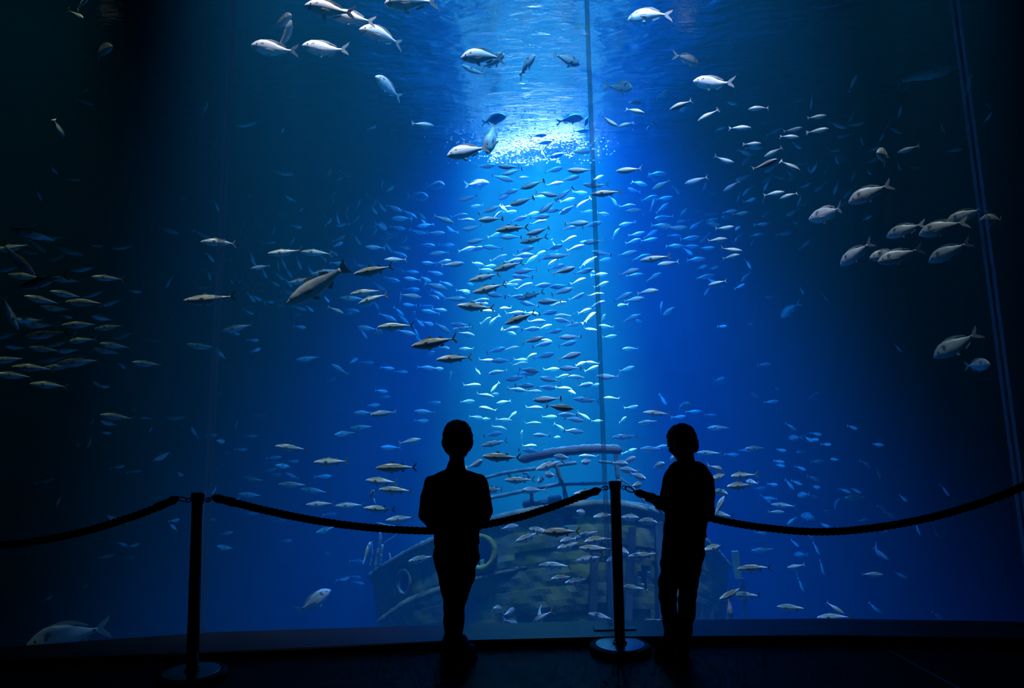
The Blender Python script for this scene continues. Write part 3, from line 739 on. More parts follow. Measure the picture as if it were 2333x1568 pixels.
MACK = '''84 536 -98 4;121 543 -54 -15;79 510 -32 0;30 565 -75 -12;42 592 95 -46;153 571 62 -12;134 586 -46 -18;20 612 -60 -15;191 613 -56 -17;281 564 -50 -10;246 634 -66 -2;60 630 -70 3;100 642 -100 -20;150 638 -62 3;152 671 -66 5;214 670 -52 -22;97 684 -72 8;196 690 -80 0;252 690 -54 -22
128 703 -62 2;233 725 -46 3;22 715 80 -64;182 740 -72 -5;90 741 -66 -5;138 738 -36 0;250 746 -60 -8;280 765 -50 -18;105 762 -82 -12;184 775 -60 -8;133 783 -52 -18;263 788 -64 6;245 801 -62 9;102 796 -62 5;155 799 -50 -8;118 819 -58 -12;176 812 -50 2;180 825 -88 -8;74 838 -80 2;138 836 -65 -4;33 856 -72 4;111 877 -74 3;335 829 -62 4;18 820 -70 -8;35 792 -40 0;62 730 -60 -6;10 765 -60 -15
267 950 -70 8;247 965 -34 12;404 952 -49 1;372 1039 -40 -16;264 1185 -46 30;514 1248 -38 15;500 552 -80 -7;649 576 -75 -8;721 576 -70 2;468 654 -46 2;479 683 -112 -6;541 747 -70 -14;462 790 -68 6;503 807 -32 30;688 640 -60 -12;745 620 -70 -12;702 817 -54 -8;566 282 -60 -18;640 393 55 -3
852 617 -92 -10;833 666 -70 -7;803 680 -58 2;848 681 -66 -16;901 744 -82 -4;866 755 -34 -20;990 781 -108 -8;1048 740 -46 6;1055 748 -50 -10;1083 700 -84 3;1035 817 -82 -5;1166 521 -74 -5;1215 547 -64 -12;1158 607 -72 -15;1104 632 -74 -14;1115 658 -80 -13;1209 674 -64 -14;1185 726 -76 -20;1336 911 -62 5;1356 423 -58 4;1381 440 -70 -5;1493 589 -70 -6;1525 708 -30 -15;1079 161 -54 5
664 1021 -72 8;756 1053 -80 0;903 1066 -94 0;869 1097 -72 3;902 1117 -78 3;668 1105 -66 4;716 1119 -64 8;571 1128 -54 8;574 1093 -40 5;649 1062 -42 5;730 1149 -64 0;797 1152 -66 0;865 1160 -72 6;825 974 -54 -3;784 988 -44 -5;508 1006 -26 5;915 1183 -70 0;743 1207 -44 -5;962 1274 -62 0
1126 1010 -62 -10;1142 1042 -88 3;1184 1094 -70 0;1123 1117 -60 5;1338 1124 -62 0;1251 1060 -64 -14;1203 1224 -56 -8;1228 1209 -50 0;1278 1212 -90 -2;1336 1219 -58 -10;1298 1243 -56 -3;1359 1230 -56 0;1355 1251 -74 -2;1341 1274 -62 -14;1264 1288 -74 0;1280 1317 -48 5;1317 1324 -60 0;1377 1176 -50 0;1371 1406 -62 3;1230 1410 -42 -32
1424 995 -60 -3;1617 1033 -58 2;1639 975 -54 0;1724 1022 -50 0;1690 1084 -48 0;1686 1107 -56 0;1641 1086 -44 -8;1649 1122 -46 0;1645 1174 -42 0;1443 1180 -56 -5;1484 1188 -58 -5;1468 1266 -74 -3;1425 1258 -46 0;1443 1341 -54 -6;1484 1418 -52 0;1628 1248 -48 -3;1740 1254 -54 -5;1718 1294 -76 -7;1667 1353 -54 -10;1701 1357 -62 -10;1804 1385 -66 -6;1900 1406 -74 -8;1951 1134 -48 0;1786 1152 -56 2;1496 942 -62 4;1478 962 -48 -5'''
# shoal in and beside the light shaft
SHAFT = '''1229 308 36 12;1238 325 42 0;1324 299 40 8;1335 280 20 60;1235 350 24 -60;1274 353 -46 -18;1320 345 50 0;1105 379 48 5;1159 380 -52 5;1203 378 26 -10;1166 392 -50 -15;1261 388 46 18;1321 389 -58 0;1145 406 52 -12;1186 406 40 0;1299 407 46 14;1213 421 -58 -15;1263 419 42 12
1159 438 44 10;1152 448 -40 -25;1189 459 -60 -18;1245 442 52 -8;1285 442 -50 -30;1321 439 36 -10;1230 448 30 -8;1293 456 36 12;1330 462 -40 -35;1248 471 -52 -38;1262 479 -44 -5;1293 478 -46 -28;1087 469 -30 0;1113 479 48 15;1068 452 -46 -8;1145 474 30 -45;1161 471 34 0;1162 483 30 -5
1118 500 -58 -5;1132 491 24 18;1181 500 42 15;1230 495 48 5;1227 506 40 15;1314 509 56 -3;1213 487 34 15;1338 482 30 5;1225 528 -56 -15;1076 520 -48 -5;1163 540 -52 0;1297 520 40 12;1087 549 -50 -8;1297 545 36 22;1127 536 28 15;1083 568 46 10;1122 564 -48 3;1198 568 42 15;1262 565 44 15;1262 560 24 -70;1311 565 44 18;1338 551 -34 0
1193 581 46 3;1229 577 28 8;1135 588 42 18;1170 594 44 8;1209 592 36 30;1247 586 46 18;1276 583 -52 -5;1261 596 -26 -20;1267 608 42 14;1333 600 34 35;1086 601 30 0;1116 606 30 5;1284 617 56 15;1107 615 34 -5;1198 617 -54 -6;1190 630 -50 5;1330 619 48 12;1170 642 40 8;1163 648 34 0;1193 653 44 18;1233 651 46 8;1275 653 -46 -3;1317 641 38 22;1281 664 52 14;1130 673 -46 8;1179 676 44 -5;1314 677 40 25;1252 687 -56 0;1206 693 -44 12;1271 693 40 12;1094 685 42 5;1059 666 24 0;1098 691 30 0;1152 703 -28 5;1173 714 44 3;1211 714 32 -10;1249 713 44 10;1109 709 38 -3;1285 720 -42 0;1284 731 -44 10;1332 709 34 20;1222 732 42 3;1123 730 -26 -40;1107 731 24 18;1341 725 32 40;1303 741 40 8;1163 750 44 12;1159 756 36 -22;1209 750 44 3;1242 745 32 10;1261 756 42 10;1342 750 24 0;1213 775 52 12;1243 776 30 -5;1299 768 -52 -2;1235 785 46 12;1292 784 46 14
1063 795 -34 0;1130 798 46 14;1166 794 38 10;1239 811 50 12;1208 812 30 15;1296 812 58 14;1189 820 28 0;1184 830 42 8;1110 822 40 -2;1143 822 -48 0;1321 830 30 18;1299 839 -50 0;1256 842 38 3;1204 844 50 -8;1200 851 44 -3;1087 846 16 -30;1134 848 -42 -8;1177 862 -52 -8;1254 865 -52 10;1280 858 32 14;1317 860 -44 5;1076 878 40 0;1128 882 -26 -42;1195 879 46 -2;1244 883 46 -4;1284 885 38 -5;1330 878 40 8;1176 888 42 -8;1216 892 38 -4;1105 901 42 -12;1128 898 18 0;1064 915 36 3;1148 916 -34 -10;1247 910 -66 -3;1298 891 30 -25;1112 932 -42 12;1217 929 40 -3;1274 928 66 -8;1087 951 30 -8;1110 955 -20 0;1148 957 38 -5;1167 948 24 30;1213 965 40 0;1251 950 36 0;1294 945 -44 0;1308 956 46 -10;1330 948 32 -30;1135 975 40 -12;1275 973 26 -30;1303 981 34 0
1123 990 44 8;1188 996 24 85;1234 992 -40 3;1268 997 18 0;1307 983 46 -5;1360 960 30 0;1206 1016 34 0;1202 1027 44 -5;1282 1034 44 -3;1283 1042 -44 3;1342 1040 -46 2;1338 1052 -26 0;1213 1117 -48 3;1254 1082 -26 0;1227 1094 24 0;1085 1058 30 18'''
# fish to the left of the shaft
LEFT = '''838 444 -20 30;869 422 10 60;887 431 28 40;814 468 16 75;788 483 20 75;851 465 20 50;851 478 20 -20;869 471 28 -35;897 474 42 -25;932 488 42 -30;915 498 -48 -2;961 491 22 -20;964 505 14 0;1011 500 50 -22;1045 492 42 8;1062 501 40 -5;842 515 28 -30;821 520 16 50;807 502 30 35;906 519 36 -8;952 529 40 -12;993 531 42 -3;970 513 -42 -12;1028 524 -22 15;849 533 20 25;813 545 28 -50;925 545 20 86;855 564 -46 0;883 561 24 -35;919 563 32 -12;973 558 38 -8;1017 558 38 -5;909 579 40 -22;902 592 -52 -3;1001 577 -46 -6;1063 568 40 15;805 592 26 -55;846 597 18 -75;824 605 -26 0;1010 597 38 15;978 600 -36 3;1031 603 54 6
910 615 20 -25;937 619 36 -5;992 622 36 -12;892 637 40 -15;939 636 -40 5;970 636 26 -8;865 654 32 -30;938 659 40 -3;993 651 56 -18;1018 646 30 -18;997 668 36 -30;934 675 52 -5;1055 663 34 -3;991 677 22 -25;1036 681 52 -2;1069 647 20 0;911 682 12 86;799 707 40 -10;794 716 20 0;857 694 20 -45;835 695 30 10;909 710 28 -30;883 723 44 -25;919 727 34 -40;934 695 -34 0;974 698 28 -10;1001 706 36 -8;982 711 -44 8;940 714 14 0;956 735 26 -28;977 737 24 -5;1008 747 44 -35;837 748 -46 8;828 760 22 -35;925 758 46 -14;948 756 14 -80;950 772 20 -30;1013 793 24 -12;1062 761 40 -12
835 826 34 -3;882 839 34 -5;913 847 34 -3;869 891 30 -4;875 905 28 0;971 838 42 -5;999 840 24 0;988 918 32 0;850 923 32 3;828 941 -44 0;875 942 -62 -6;968 939 -48 5;1024 859 16 80;980 806 20 10;805 822 10 70;890 1020 -46 3;933 1006 52 10;774 842 -44 32;753 866 22 10;592 947 30 0;535 973 14 55;573 993 30 0;510 1032 28 3;549 1024 30 0;623 1043 34 5;622 1055 26 0;670 1051 22 0;614 1071 34 8;627 1082 26 0;666 1085 -34 25;735 1086 40 0;846 1131 12 30;542 1136 14 20;753 1172 28 4;494 900 12 70;497 1063 26 20;962 959 30 0;573 1170 34 0;635 1187 24 5;648 1234 32 8;739 1261 18 5;815 1279 28 0;784 1320 28 3;809 1315 26 0;815 1328 32 -12;835 1262 36 78'''
# small blue fish of the distant shoals
SMALL_L = '''46 517 24 -5;87 562 42 -40;67 576 31 0;223 560 -34 0;384 643 -24 -60;307 664 31 5;383 525 45 -18;154 722 20 0;279 834 15 -20;216 873 22 -12;235 881 26 0;355 776 24 0;387 723 14 -25;166 763 16 30;333 953 -28 10;240 986 28 -5;443 986 -26 52;340 981 14 25;205 1005 -18 -60;176 1013 10 -30;109 1033 15 -35;103 1096 34 12;241 1052 18 0;270 1064 26 8;307 1074 32 6;131 1145 14 45;352 1134 26 5;279 1240 22 -20;304 1243 24 5;166 944 10 0;209 962 9 40;299 933 14 0;398 1186 22 0;397 1203 -20 30;408 1080 20 -20;482 992 24 0;480 1185 18 5;486 1121 16 40;242 1268 32 8;292 1271 26 5;190 1339 14 30;111 1363 16 10;514 1216 32 8;458 1283 14 0
787 397 26 -30;563 438 16 -60;662 453 -26 12;733 483 24 -75;757 449 24 -86;787 490 20 -75;768 497 20 -75;750 505 16 45;747 397 18 70;769 409 20 10;633 484 22 -65;685 479 12 70;584 506 20 -65;555 496 16 -80;531 513 14 -84;553 512 10 60;555 539 16 -75;509 494 14 -50;493 468 18 -75;620 530 20 60;676 516 26 5;780 512 -34 -15;589 548 24 -25;613 553 30 12;591 565 16 -80;573 584 18 -40;666 549 14 45;757 575 30 -35;736 589 18 -35;479 587 22 -25;460 535 40 -20;774 544 26 20;770 557 26 30
478 619 22 -20;476 626 14 -45;441 639 14 -35;530 628 22 -45;542 641 16 0;527 640 12 -40;558 617 18 -40;575 596 20 -25;594 609 -44 -12;589 621 20 -40;601 622 16 -70;589 643 22 -25;577 649 14 -55;570 657 20 -35;589 661 18 -15;626 646 26 -20;635 628 30 -30;657 621 24 -45;633 602 22 -84;645 599 20 -50;680 600 22 -50;707 618 24 -30;655 666 34 -15;647 674 16 -30;657 643 20 -30;572 678 24 -30;585 679 22 -10;637 685 16 0;616 688 18 5;601 687 14 -45;637 697 22 -12;553 697 16 -10;566 711 26 -18;599 721 13 0;683 703 32 -15;706 704 18 -15;673 716 26 -15;742 681 20 -20;765 707 38 -25;791 716 20 0;685 745 24 0;578 775 24 5;582 798 24 20;415 741 14 -25;498 774 16 10;537 760 20 0;521 595 10 75;769 600 36 0
790 104 14 30;641 300 24 75;848 290 16 65;963 284 50 0;177 35 28 -32;188 6 16 70;193 233 38 -15;188 207 24 0;134 292 44 -60;120 386 22 -20;166 410 30 10;88 443 22 -50;465 249 24 60;485 328 26 -40'''
RIGHT = '''1362 406 30 30;1433 388 -60 0;1497 395 46 -12;1456 417 42 -25;1507 421 -46 -20;1587 411 -54 -10;1543 434 22 -75;1444 434 -28 12;1605 428 12 80;1622 440 22 5;1399 458 26 -70;1478 452 40 8;1513 452 40 3;1487 465 20 50;1430 469 40 0;1439 481 44 5;1509 474 38 35;1374 487 28 0;1554 485 24 20;1587 480 22 0;1513 496 -44 -5;1464 487 14 0;1618 488 -28 0;1430 510 -40 -10;1349 512 48 10;1507 514 50 -10;1541 520 50 0;1554 503 -28 2;1587 512 -38 -32;1617 505 30 0;1622 512 30 -20;1401 532 26 32;1450 534 40 12;1482 533 38 25;1442 550 36 15;1479 547 40 8;1538 537 30 0;1572 543 44 2;1606 542 -34 -38;1622 547 32 0;1536 560 44 -10;1572 562 40 0;1610 566 38 -3;1568 573 26 -38;1352 551 -48 0
1370 577 -46 12;1428 579 48 15;1460 587 46 15;1523 600 -50 -8;1376 592 34 12;1345 595 36 30;1585 591 44 -3;1599 609 22 0;1624 611 24 0;1343 619 30 0;1365 626 40 5;1433 620 48 15;1446 627 40 5;1489 632 42 28;1606 631 44 8;1624 642 30 -35;1612 662 -22 -35;1370 649 36 22;1475 664 50 3;1420 676 46 22;1444 683 48 8;1356 672 40 8;1360 694 40 20;1416 695 -20 0;1437 726 48 20;1345 723 34 40;1381 744 -36 10;1347 752 28 0;1506 701 14 60;1452 731 24 -10;1374 725 12 20
1389 767 34 6;1437 795 -38 0;1428 841 36 14;1350 827 -34 8;1348 840 36 20;1386 859 -54 5;1338 875 26 0;1357 877 18 0;1393 908 -40 3;1439 928 30 8;1580 938 36 0;1546 950 34 3;1510 910 22 -45;1620 946 26 -5;1419 957 18 20
1484 1023 -50 0;1506 1018 34 8;1433 1029 38 18;1431 1050 36 18;1412 1056 36 0;1435 1072 -46 3;1453 1085 36 -8;1498 1062 32 14;1531 1045 20 10;1667 1036 34 -3;1700 1026 30 0;1635 1068 22 -15;1714 1100 -28 0;1733 1113 26 0;1637 1155 36 70;1449 1106 24 0;1747 1137 22 -30;1394 1275 -24 0;1161 1396 22 0;1228 1397 12 -30;1169 1420 24 0;1130 1387 26 -15;1296 1231 -40 0;1159 1202 46 0;1329 1168 -30 10'''
SMALL_R = '''1508 216 28 15;1552 239 -56 -22;1561 248 -28 0;1614 263 -54 -28;1665 234 32 -30;1729 246 -46 0;1820 229 30 20;1446 252 46 -22;1452 234 -38 0;1388 277 44 -30;1426 283 -38 -12;1486 279 18 0;1476 293 12 40;1640 293 28 0;1685 291 50 -8;1745 279 -20 0;1665 274 10 60
1717 336 42 -12;1713 328 40 -5;1696 347 38 -30;1703 364 -36 -45;1649 365 46 -22;1762 347 -44 -25;1763 300 38 18;1806 296 42 5;1798 311 42 -12;1862 298 48 0;1860 267 42 5;1816 332 28 -45;1743 376 56 15;1757 384 -36 -30;1800 378 50 -35;1820 375 -34 -5;1802 395 30 -60;1806 402 -28 -50;1844 384 28 -70;1858 381 -22 -25;1874 359 -24 -60;1884 384 -26 -60;1946 396 -34 -72;1908 285 42 -30;1950 283 38 -3;1943 262 -34 -60;1850 231 -24 -80;1903 343 32 0;1906 363 30 -75;1964 319 30 -75;1978 390 22 -70;1926 309 -38 0;1695 405 -40 -18;1667 424 -42 -25;1704 434 -32 -40;1748 407 -28 -40;1776 404 30 -10;1747 421 -16 -70;1763 441 46 3;1797 445 -40 -15;1833 424 28 10;1869 427 -32 -30;1827 440 -20 -40;1823 455 -20 -70;1837 462 -26 -25;1905 428 -28 -70;1935 438 -34 -40;1921 465 -32 -25;1683 449 -14 -60;1709 457 26 0;1743 453 -20 -55
1943 190 30 50;2206 193 -50 -75;1993 228 12 60;2050 258 20 60;2032 272 26 60;2039 296 36 -38;2008 315 30 55;2250 270 24 30;2070 340 -46 -10;2068 197 24 80;2176 342 36 0;2147 290 22 -60;2048 377 24 -80;1992 340 26 0;1988 366 34 15;2080 380 24 0;2058 427 14 25;1976 497 18 0;1834 558 32 35
1663 482 34 0;1687 487 36 3;1658 496 -28 0;1623 501 28 5;1625 511 36 -12;1651 520 42 3;1677 522 18 0;1747 487 -26 -38;1735 511 34 -5;1807 484 -34 -25;1812 508 14 -30;1725 535 30 5;1786 533 36 5;1716 553 -14 -40;1683 542 -22 -40;1670 547 14 -75;1634 547 44 3;1666 570 48 -10;1665 585 40 8;1706 602 22 -60;1700 631 -30 -45;1635 645 -42 -8;1685 653 24 10;1647 655 12 0;1750 679 26 5;1827 663 12 -50;1880 676 18 -30
1645 744 22 -5;1711 740 17 0;2046 792 18 -40;1741 831 30 3;1770 887 18 0;1757 916 34 3;1717 900 22 -20
1814 1291 -40 -12;1860 1250 20 -75;1873 1293 24 -80;1816 1307 18 -80;1825 1333 24 -60;1986 1309 46 0;1811 1238 17 -20;1847 1224 22 -25;1737 1216 24 -10;1993 1386 34 -35;1902 1386 42 -28;1878 1197 26 -10;1804 1187 -26 -35;1967 1186 22 5;1996 1252 26 -75
1803 973 32 -35;1842 1001 22 -20;1861 989 20 -8;1857 1002 16 0;1885 1013 17 0;1942 974 22 -15;1998 1013 30 -5;1779 1026 24 -5;1825 1031 -18 0;1863 1052 30 0;1903 1047 -20 0;1975 1058 16 -65;2002 1078 20 -80;1775 1052 24 -5;1777 1061 22 -5;1825 1067 22 -15;1855 1091 30 -25;1799 1104 16 -70;1815 1100 24 -15;1857 1110 22 0;1760 1104 22 0;1853 1133 20 -10;1926 1118 24 -15;1950 1118 22 -20;2019 1135 14 -45;2057 1135 20 -25;2154 1117 24 -50;1904 1150 20 70;1755 1136 -28 0;1768 1167 36 0;2009 1158 22 -20;2028 1174 26 -30;1882 1166 18 -15;2016 1213 14 0;2091 1205 20 -60;2133 1215 18 -70;2007 1262 40 -40;2051 1310 30 -25;2136 1403 26 -35'''
for q in rows(BASS): add('sea_bass', 'bass', q)
for q in rows(BREAM_PALE): add('gilthead_bream', 'bream', q)
for k, q in enumerate(rows(BREAM_DARK)): add('banded_bream', 'bream', q, 'dark', depth=(6.9, 7.0, 7.4, 6.7, 7.3, 7.0, 6.9, 7.5, 6.8, 7.1, 7.2, 7.7, 7.4)[k])
for q in rows(BREAM_FAR): add('grey_bream', 'bream', q, 'dark')
add('grey_bream', 'bream', (158, 1450, -165, -8, 8), 'dark', depth=8.2)
for q in rows(MACK): add('mackerel', 'mackerel', q)
for q in rows(SHAFT): add('horse_mackerel', 'scad', q)
for t in (LEFT, RIGHT):
    for q in rows(t): add('scad', 'scad', q)
far = [q for t in (SMALL_L, SMALL_R) for q in rows(t)]
far.sort(key=lambda q: -abs(q[2]))
for q in far[:290]: add('small_fish', 'scad', q, dmax=11.0, scale=0.78)
# the smallest of the distant shoals, too many to count, as one mass
V, Fc = [], []
for q in far[290:]:
    mw, _ = place(q[0], q[1], q[2], q[3], 'scad', dmax=11.5, scale=0.6); b0 = len(V); me = SCAD[2]
    V += [tuple(mw @ v.co) for v in me.vertices]; Fc += [[b0 + i for i in f.vertices] for f in me.polygons]
me = bpy.data.meshes.new('distant_shoal'); me.from_pydata(V, [], Fc); me.polygons.foreach_set('use_smooth', [True] * len(me.polygons))
o = link('distant_shoal', me, plain('distant_fish_skin', (0.40, 0.50, 0.50), 0.5, nscale=20, namp=0.3)); tag(o, 'scattering of the tiniest blue fish far back in the water', 'fish', kind='stuff')

# ------------------------------------------------------------------ stanchions and ropes
def stanchion(x, y, label, group='rope barrier stanchions'):
    r = empty('stanchion', (x, y, 0)); tag(r, label, 'stanchion', group)
    bm = bmesh.new(); lathe(bm, [(0.150, 0.0), (0.170, 0.004), (0.174, 0.014), (0.172, 0.030), (0.163, 0.037), (0.142, 0.039), (0.138, 0.036), (0.05, 0.036)], n=64); from_bm('base', bm, M['rubber'], r)
    bm = bmesh.new(); lathe(bm, [(0.137, 0.034), (0.137, 0.0405), (0.134, 0.0415), (0.034, 0.043)], n=64); from_bm('base_plate', bm, M['plate'], r)
    bm = bmesh.new(); lathe(bm, [(0.040, 0.040), (0.040, 0.050), (0.0335, 0.058), (0.0335, 0.05)], n=32); from_bm('pole_collar', bm, M['steel'], r)
    bm = bmesh.new(); lathe(bm, [(0.030, 0.04), (0.030, 0.905)], n=32); from_bm('pole', bm, M['steel'], r)
    bm = bmesh.new(); lathe(bm, [(0.0305, 0.885), (0.033, 0.90), (0.037, 0.925), (0.037, 0.940), (0.034, 0.945), (0.006, 0.946)], n=32); from_bm('cap', bm, M['steel'], r)
    for sg in (-1, 1):
        bm = bmesh.new(); pts = [Vector((sg * (0.040 + 0.011 * (1 + math.cos(t))), 0, 0.905 + 0.011 * math.sin(t))) for t in [2 * math.pi * k / 14 for k in range(14)]]
        tube(bm, pts, 0.0032, 6, closed=True); from_bm('eye_ring', bm, M['steel'], r)
    return r
pl = at(438, 1517, 3.78); pl.z = 0
prt = onz(1413, 1484, 0.0)
stL = stanchion(pl.x, pl.y, 'slim dark stanchion on a round base left of both boys, two ropes hooked on')
stR = stanchion(prt.x, prt.y, 'dark stanchion with shiny round base standing between the two boys')
po = at(2452, 1075, 3.72); stO = stanchion(po.x, 3.72, 'dark stanchion at far right edge holding the raised rope end')
pw = at(-560, 1500, 3.7); stW = stanchion(pw.x, 3.7, 'dark stanchion beyond the left edge holding the low rope')

def hook(bm, p, d):
    """snap hook: slim shank and an open oval loop along direction d from p"""
    d = d.normalized(); n = Vector((0, 0, 1)); n = (n - d * d.dot(n)).normalized(); b = d.cross(n)
    loop = [p + d * (0.028 + 0.024 * math.cos(t)) + n * (0.011 * math.sin(t)) for t in [2 * math.pi * k / 18 for k in range(18)]]
    tube(bm, loop, 0.0032, 6, closed=True)
    tube(bm, [p - d * 0.030, p + d * 0.006], [0.0062, 0.0045], 8)
    tube(bm, [p - d * 0.004 - n * 0.012, p - d * 0.004 + n * 0.012], 0.0028, 6)
def rope(px, Ds, label, endL, endR):
    """px: picture points of the rope's middle line, Ds: depth at first and last; endL/endR: the eyes it hooks into"""
    x0, x1 = px[0][0], px[-1][0]
    P = [at(x, y, Ds[0] + (Ds[1] - Ds[0]) * (x - x0) / (x1 - x0)) for x, y in px]
    C = resample(crom(P, 10), 0.006)
    root = empty('barrier_rope', P[0]); tag(root, label, 'rope', 'twisted barrier ropes'); o0 = P[0]
    FL = 0.115
    L = [0.0]
    for a, b in zip(C, C[1:]): L.append(L[-1] + (b - a).length)
    T, N = frames(C)
    for s in range(3):
        pts = []
        for c, t, n, l in zip(C, T, N, L):
            if l < FL * 0.7 or l > L[-1] - FL * 0.7: continue
            a = 2 * math.pi * (l / 0.085 + s / 3); b = t.cross(n)
            pts.append(c + (n * math.cos(a) + b * math.sin(a)) * 0.0105 - o0)
        bm = bmesh.new(); tube(bm, pts, 0.0112, 8); from_bm('strand', bm, M['rope'], root)
    for end in (0, 1):
        idx = [i for i, l in enumerate(L) if (l < FL if end == 0 else l > L[-1] - FL)]
        pts = [C[i] - o0 for i in idx]
        if end: pts = pts[::-1]
        n = len(pts); rad = [0.010 + 0.0125 * min(1, k / (n * 0.22)) + (0.002 * math.sin(k / n * 9)) for k in range(n)]
        bm = bmesh.new(); tube(bm, pts, rad, 14); from_bm('end_sleeve', bm, M['rubber'], root)
        tip, eye = (C[0], endL) if end == 0 else (C[-1], endR)
        bm = bmesh.new(); d = eye - tip; hook(bm, Vector((0, 0, 0)), d)
        k = d.length / 0.050
        for v in bm.verts: v.co = v.co * min(1.6, max(0.8, k)) + tip - o0
        from_bm('snap_hook', bm, M['steel'], root)
    return root
eye = lambda st, sg: st.location + Vector((sg * 0.060, 0, 0.905))
rope([(-500, 1150), (-430, 1180), (-300, 1216), (-150, 1240), (0, 1242), (100, 1230), (200, 1209), (300, 1178), (360, 1155), (406, 1135)], (3.72, 3.78), 'black twisted rope sagging from left stanchion to the left picture edge', eye(stW, 1), eye(stL, -1))
rope([(484, 1133), (540, 1147), (600, 1162), (700, 1183), (800, 1198), (900, 1207), (985, 1210), (1040, 1208), (1100, 1197), (1180, 1180), (1260, 1155), (1330, 1129), (1368, 1116)], (3.80, 4.12), 'black twisted rope hanging between the two stanchions, passing the left boy', eye(stL, 1), eye(stR, -1))
rope([(1446, 1121), (1500, 1138), (1560, 1160), (1615, 1180), (1700, 1197), (1800, 1209), (1870, 1212), (1950, 1208), (2050, 1194), (2150, 1172), (2250, 1141), (2333, 1108), (2396, 1080)], (4.10, 3.74), 'black twisted rope from right stanchion past the right boy to the right edge', eye(stR, 1), eye(stO, -1))

# ------------------------------------------------------------------ the two boys
def fuse(bm, name, voxel, m, parent, smooth_it=6):
    """one continuous skin from overlapping volumes"""
    me = bpy.data.meshes.new(name); bmesh.ops.recalc_face_normals(bm, faces=bm.faces); bm.to_mesh(me); bm.free()
    o = bpy.data.objects.new(name + '_tmp', me); COL.objects.link(o)
    r = o.modifiers.new('r', 'REMESH'); r.mode = 'VOXEL'; r.voxel_size = voxel; r.use_smooth_shade = True
    s = o.modifiers.new('s', 'SMOOTH'); s.factor = 0.5; s.iterations = smooth_it
    dg = bpy.context.evaluated_depsgraph_get(); dg.update()
    me2 = bpy.data.meshes.new_from_object(o.evaluated_get(dg)); bpy.data.objects.remove(o)
    me2.materials.clear(); me2.name = name
    me2.polygons.foreach_set('use_smooth', [True] * len(me2.polygons))
    return link(name, me2, m, parent)
def wrinkle(o, amp, sc, seed):
    for v in o.data.vertices: v.co += v.normal * amp * noise.noise(v.co * sc + Vector((seed, 0, 0)))
class Boy:
    def __init__(s, D, root): s.D = D; s.o = root
    def p(s, x, y, dd=0.0): return at(x, y, s.D + dd) - s.o
    def k(s, y=1200): return mpp(1166, y, s.D)
    def limb(s, bm, pts, grow=0.0, flat=None, n=14):
        P = [s.p(*q[:2], q[3] if len(q) > 3 else 0.0) for q in pts]; R = [q[2] * s.k() + grow for q in pts]
        C, RR = [], []
        for i in range(len(P) - 1):
            for j in range(5):
                t = j / 5; C.append(P[i].lerp(P[i + 1], t)); RR.append(R[i] + (R[i + 1] - R[i]) * (t * t * (3 - 2 * t)))
        C.append(P[-1]); RR.append(R[-1])
        tube(bm, C, RR, n, round_end=True, flat=flat)
    def torso(s, bm, rings, depth, grow=0.0, n=28):
        rows_ = []
        for x, y, hw, *e in rings:
            dd = e[0] if e else 0.0; dz = e[1] if len(e) > 1 else depth
            c = s.p(x, y, dd); rx = hw * s.k() + grow; ry = dz * s.k() + grow; row = []
            for i in range(n):
                a = 2 * math.pi * i / n; ca, sa = math.cos(a), math.sin(a)
                row.append(bm.verts.new(c + Vector((rx * math.copysign(abs(ca) ** 0.8, ca), ry * math.copysign(abs(sa) ** 0.8, sa), 0))))
            rows_.append(row)
        for a, b in zip(rows_, rows_[1:]):
            for i in range(n): bm.faces.new((a[i], a[(i + 1) % n], b[(i + 1) % n], b[i]))
        bm.faces.new(rows_[0]); bm.faces.new(rows_[-1])
def hand(bm, wrist, dirv, palm_n, side, k=1.0, curl=0.9):
    """palm and five bent fingers closing round a rope; dirv = from wrist to knuckles, palm_n = out of the palm"""
    d = dirv.normalized(); n = (palm_n - d * palm_n.dot(d)).normalized(); b = d.cross(n) * side
    def pt(u, v, w): return wrist + d * u * k + b * v * k + n * w * k
    for v in (-0.020, -0.007, 0.007, 0.020):
        tube(bm, [pt(-0.015, v * 0.6, 0), pt(0.02, v, 0), pt(0.058, v, 0.0)], [0.012 * k, 0.0125 * k, 0.0105 * k], 8, round_end=True)
    for v, l in ((-0.0225, 0.050), (-0.0075, 0.060), (0.0075, 0.062), (0.0225, 0.052)):
        q = [(0.058, 0.0)]; a = 0.25
        for seg, c in zip((0.45, 0.32, 0.23), (0.55, 0.95, 0.8)):
            a += curl * c; u, w = q[-1]; q.append((u + l * seg * math.cos(a), w + l * seg * math.sin(a)))
        tube(bm, [pt(u, v, w) for u, w in q], [0.0088 * k, 0.0082 * k, 0.0076 * k, 0.0062 * k], 8, round_end=True)
    tube(bm, [pt(0.005, 0.020, 0.004), pt(0.026, 0.036, 0.014), pt(0.044, 0.038, 0.030), pt(0.054, 0.028, 0.044)], [0.0115 * k, 0.0098 * k, 0.0088 * k, 0.007 * k], 8, round_end=True)
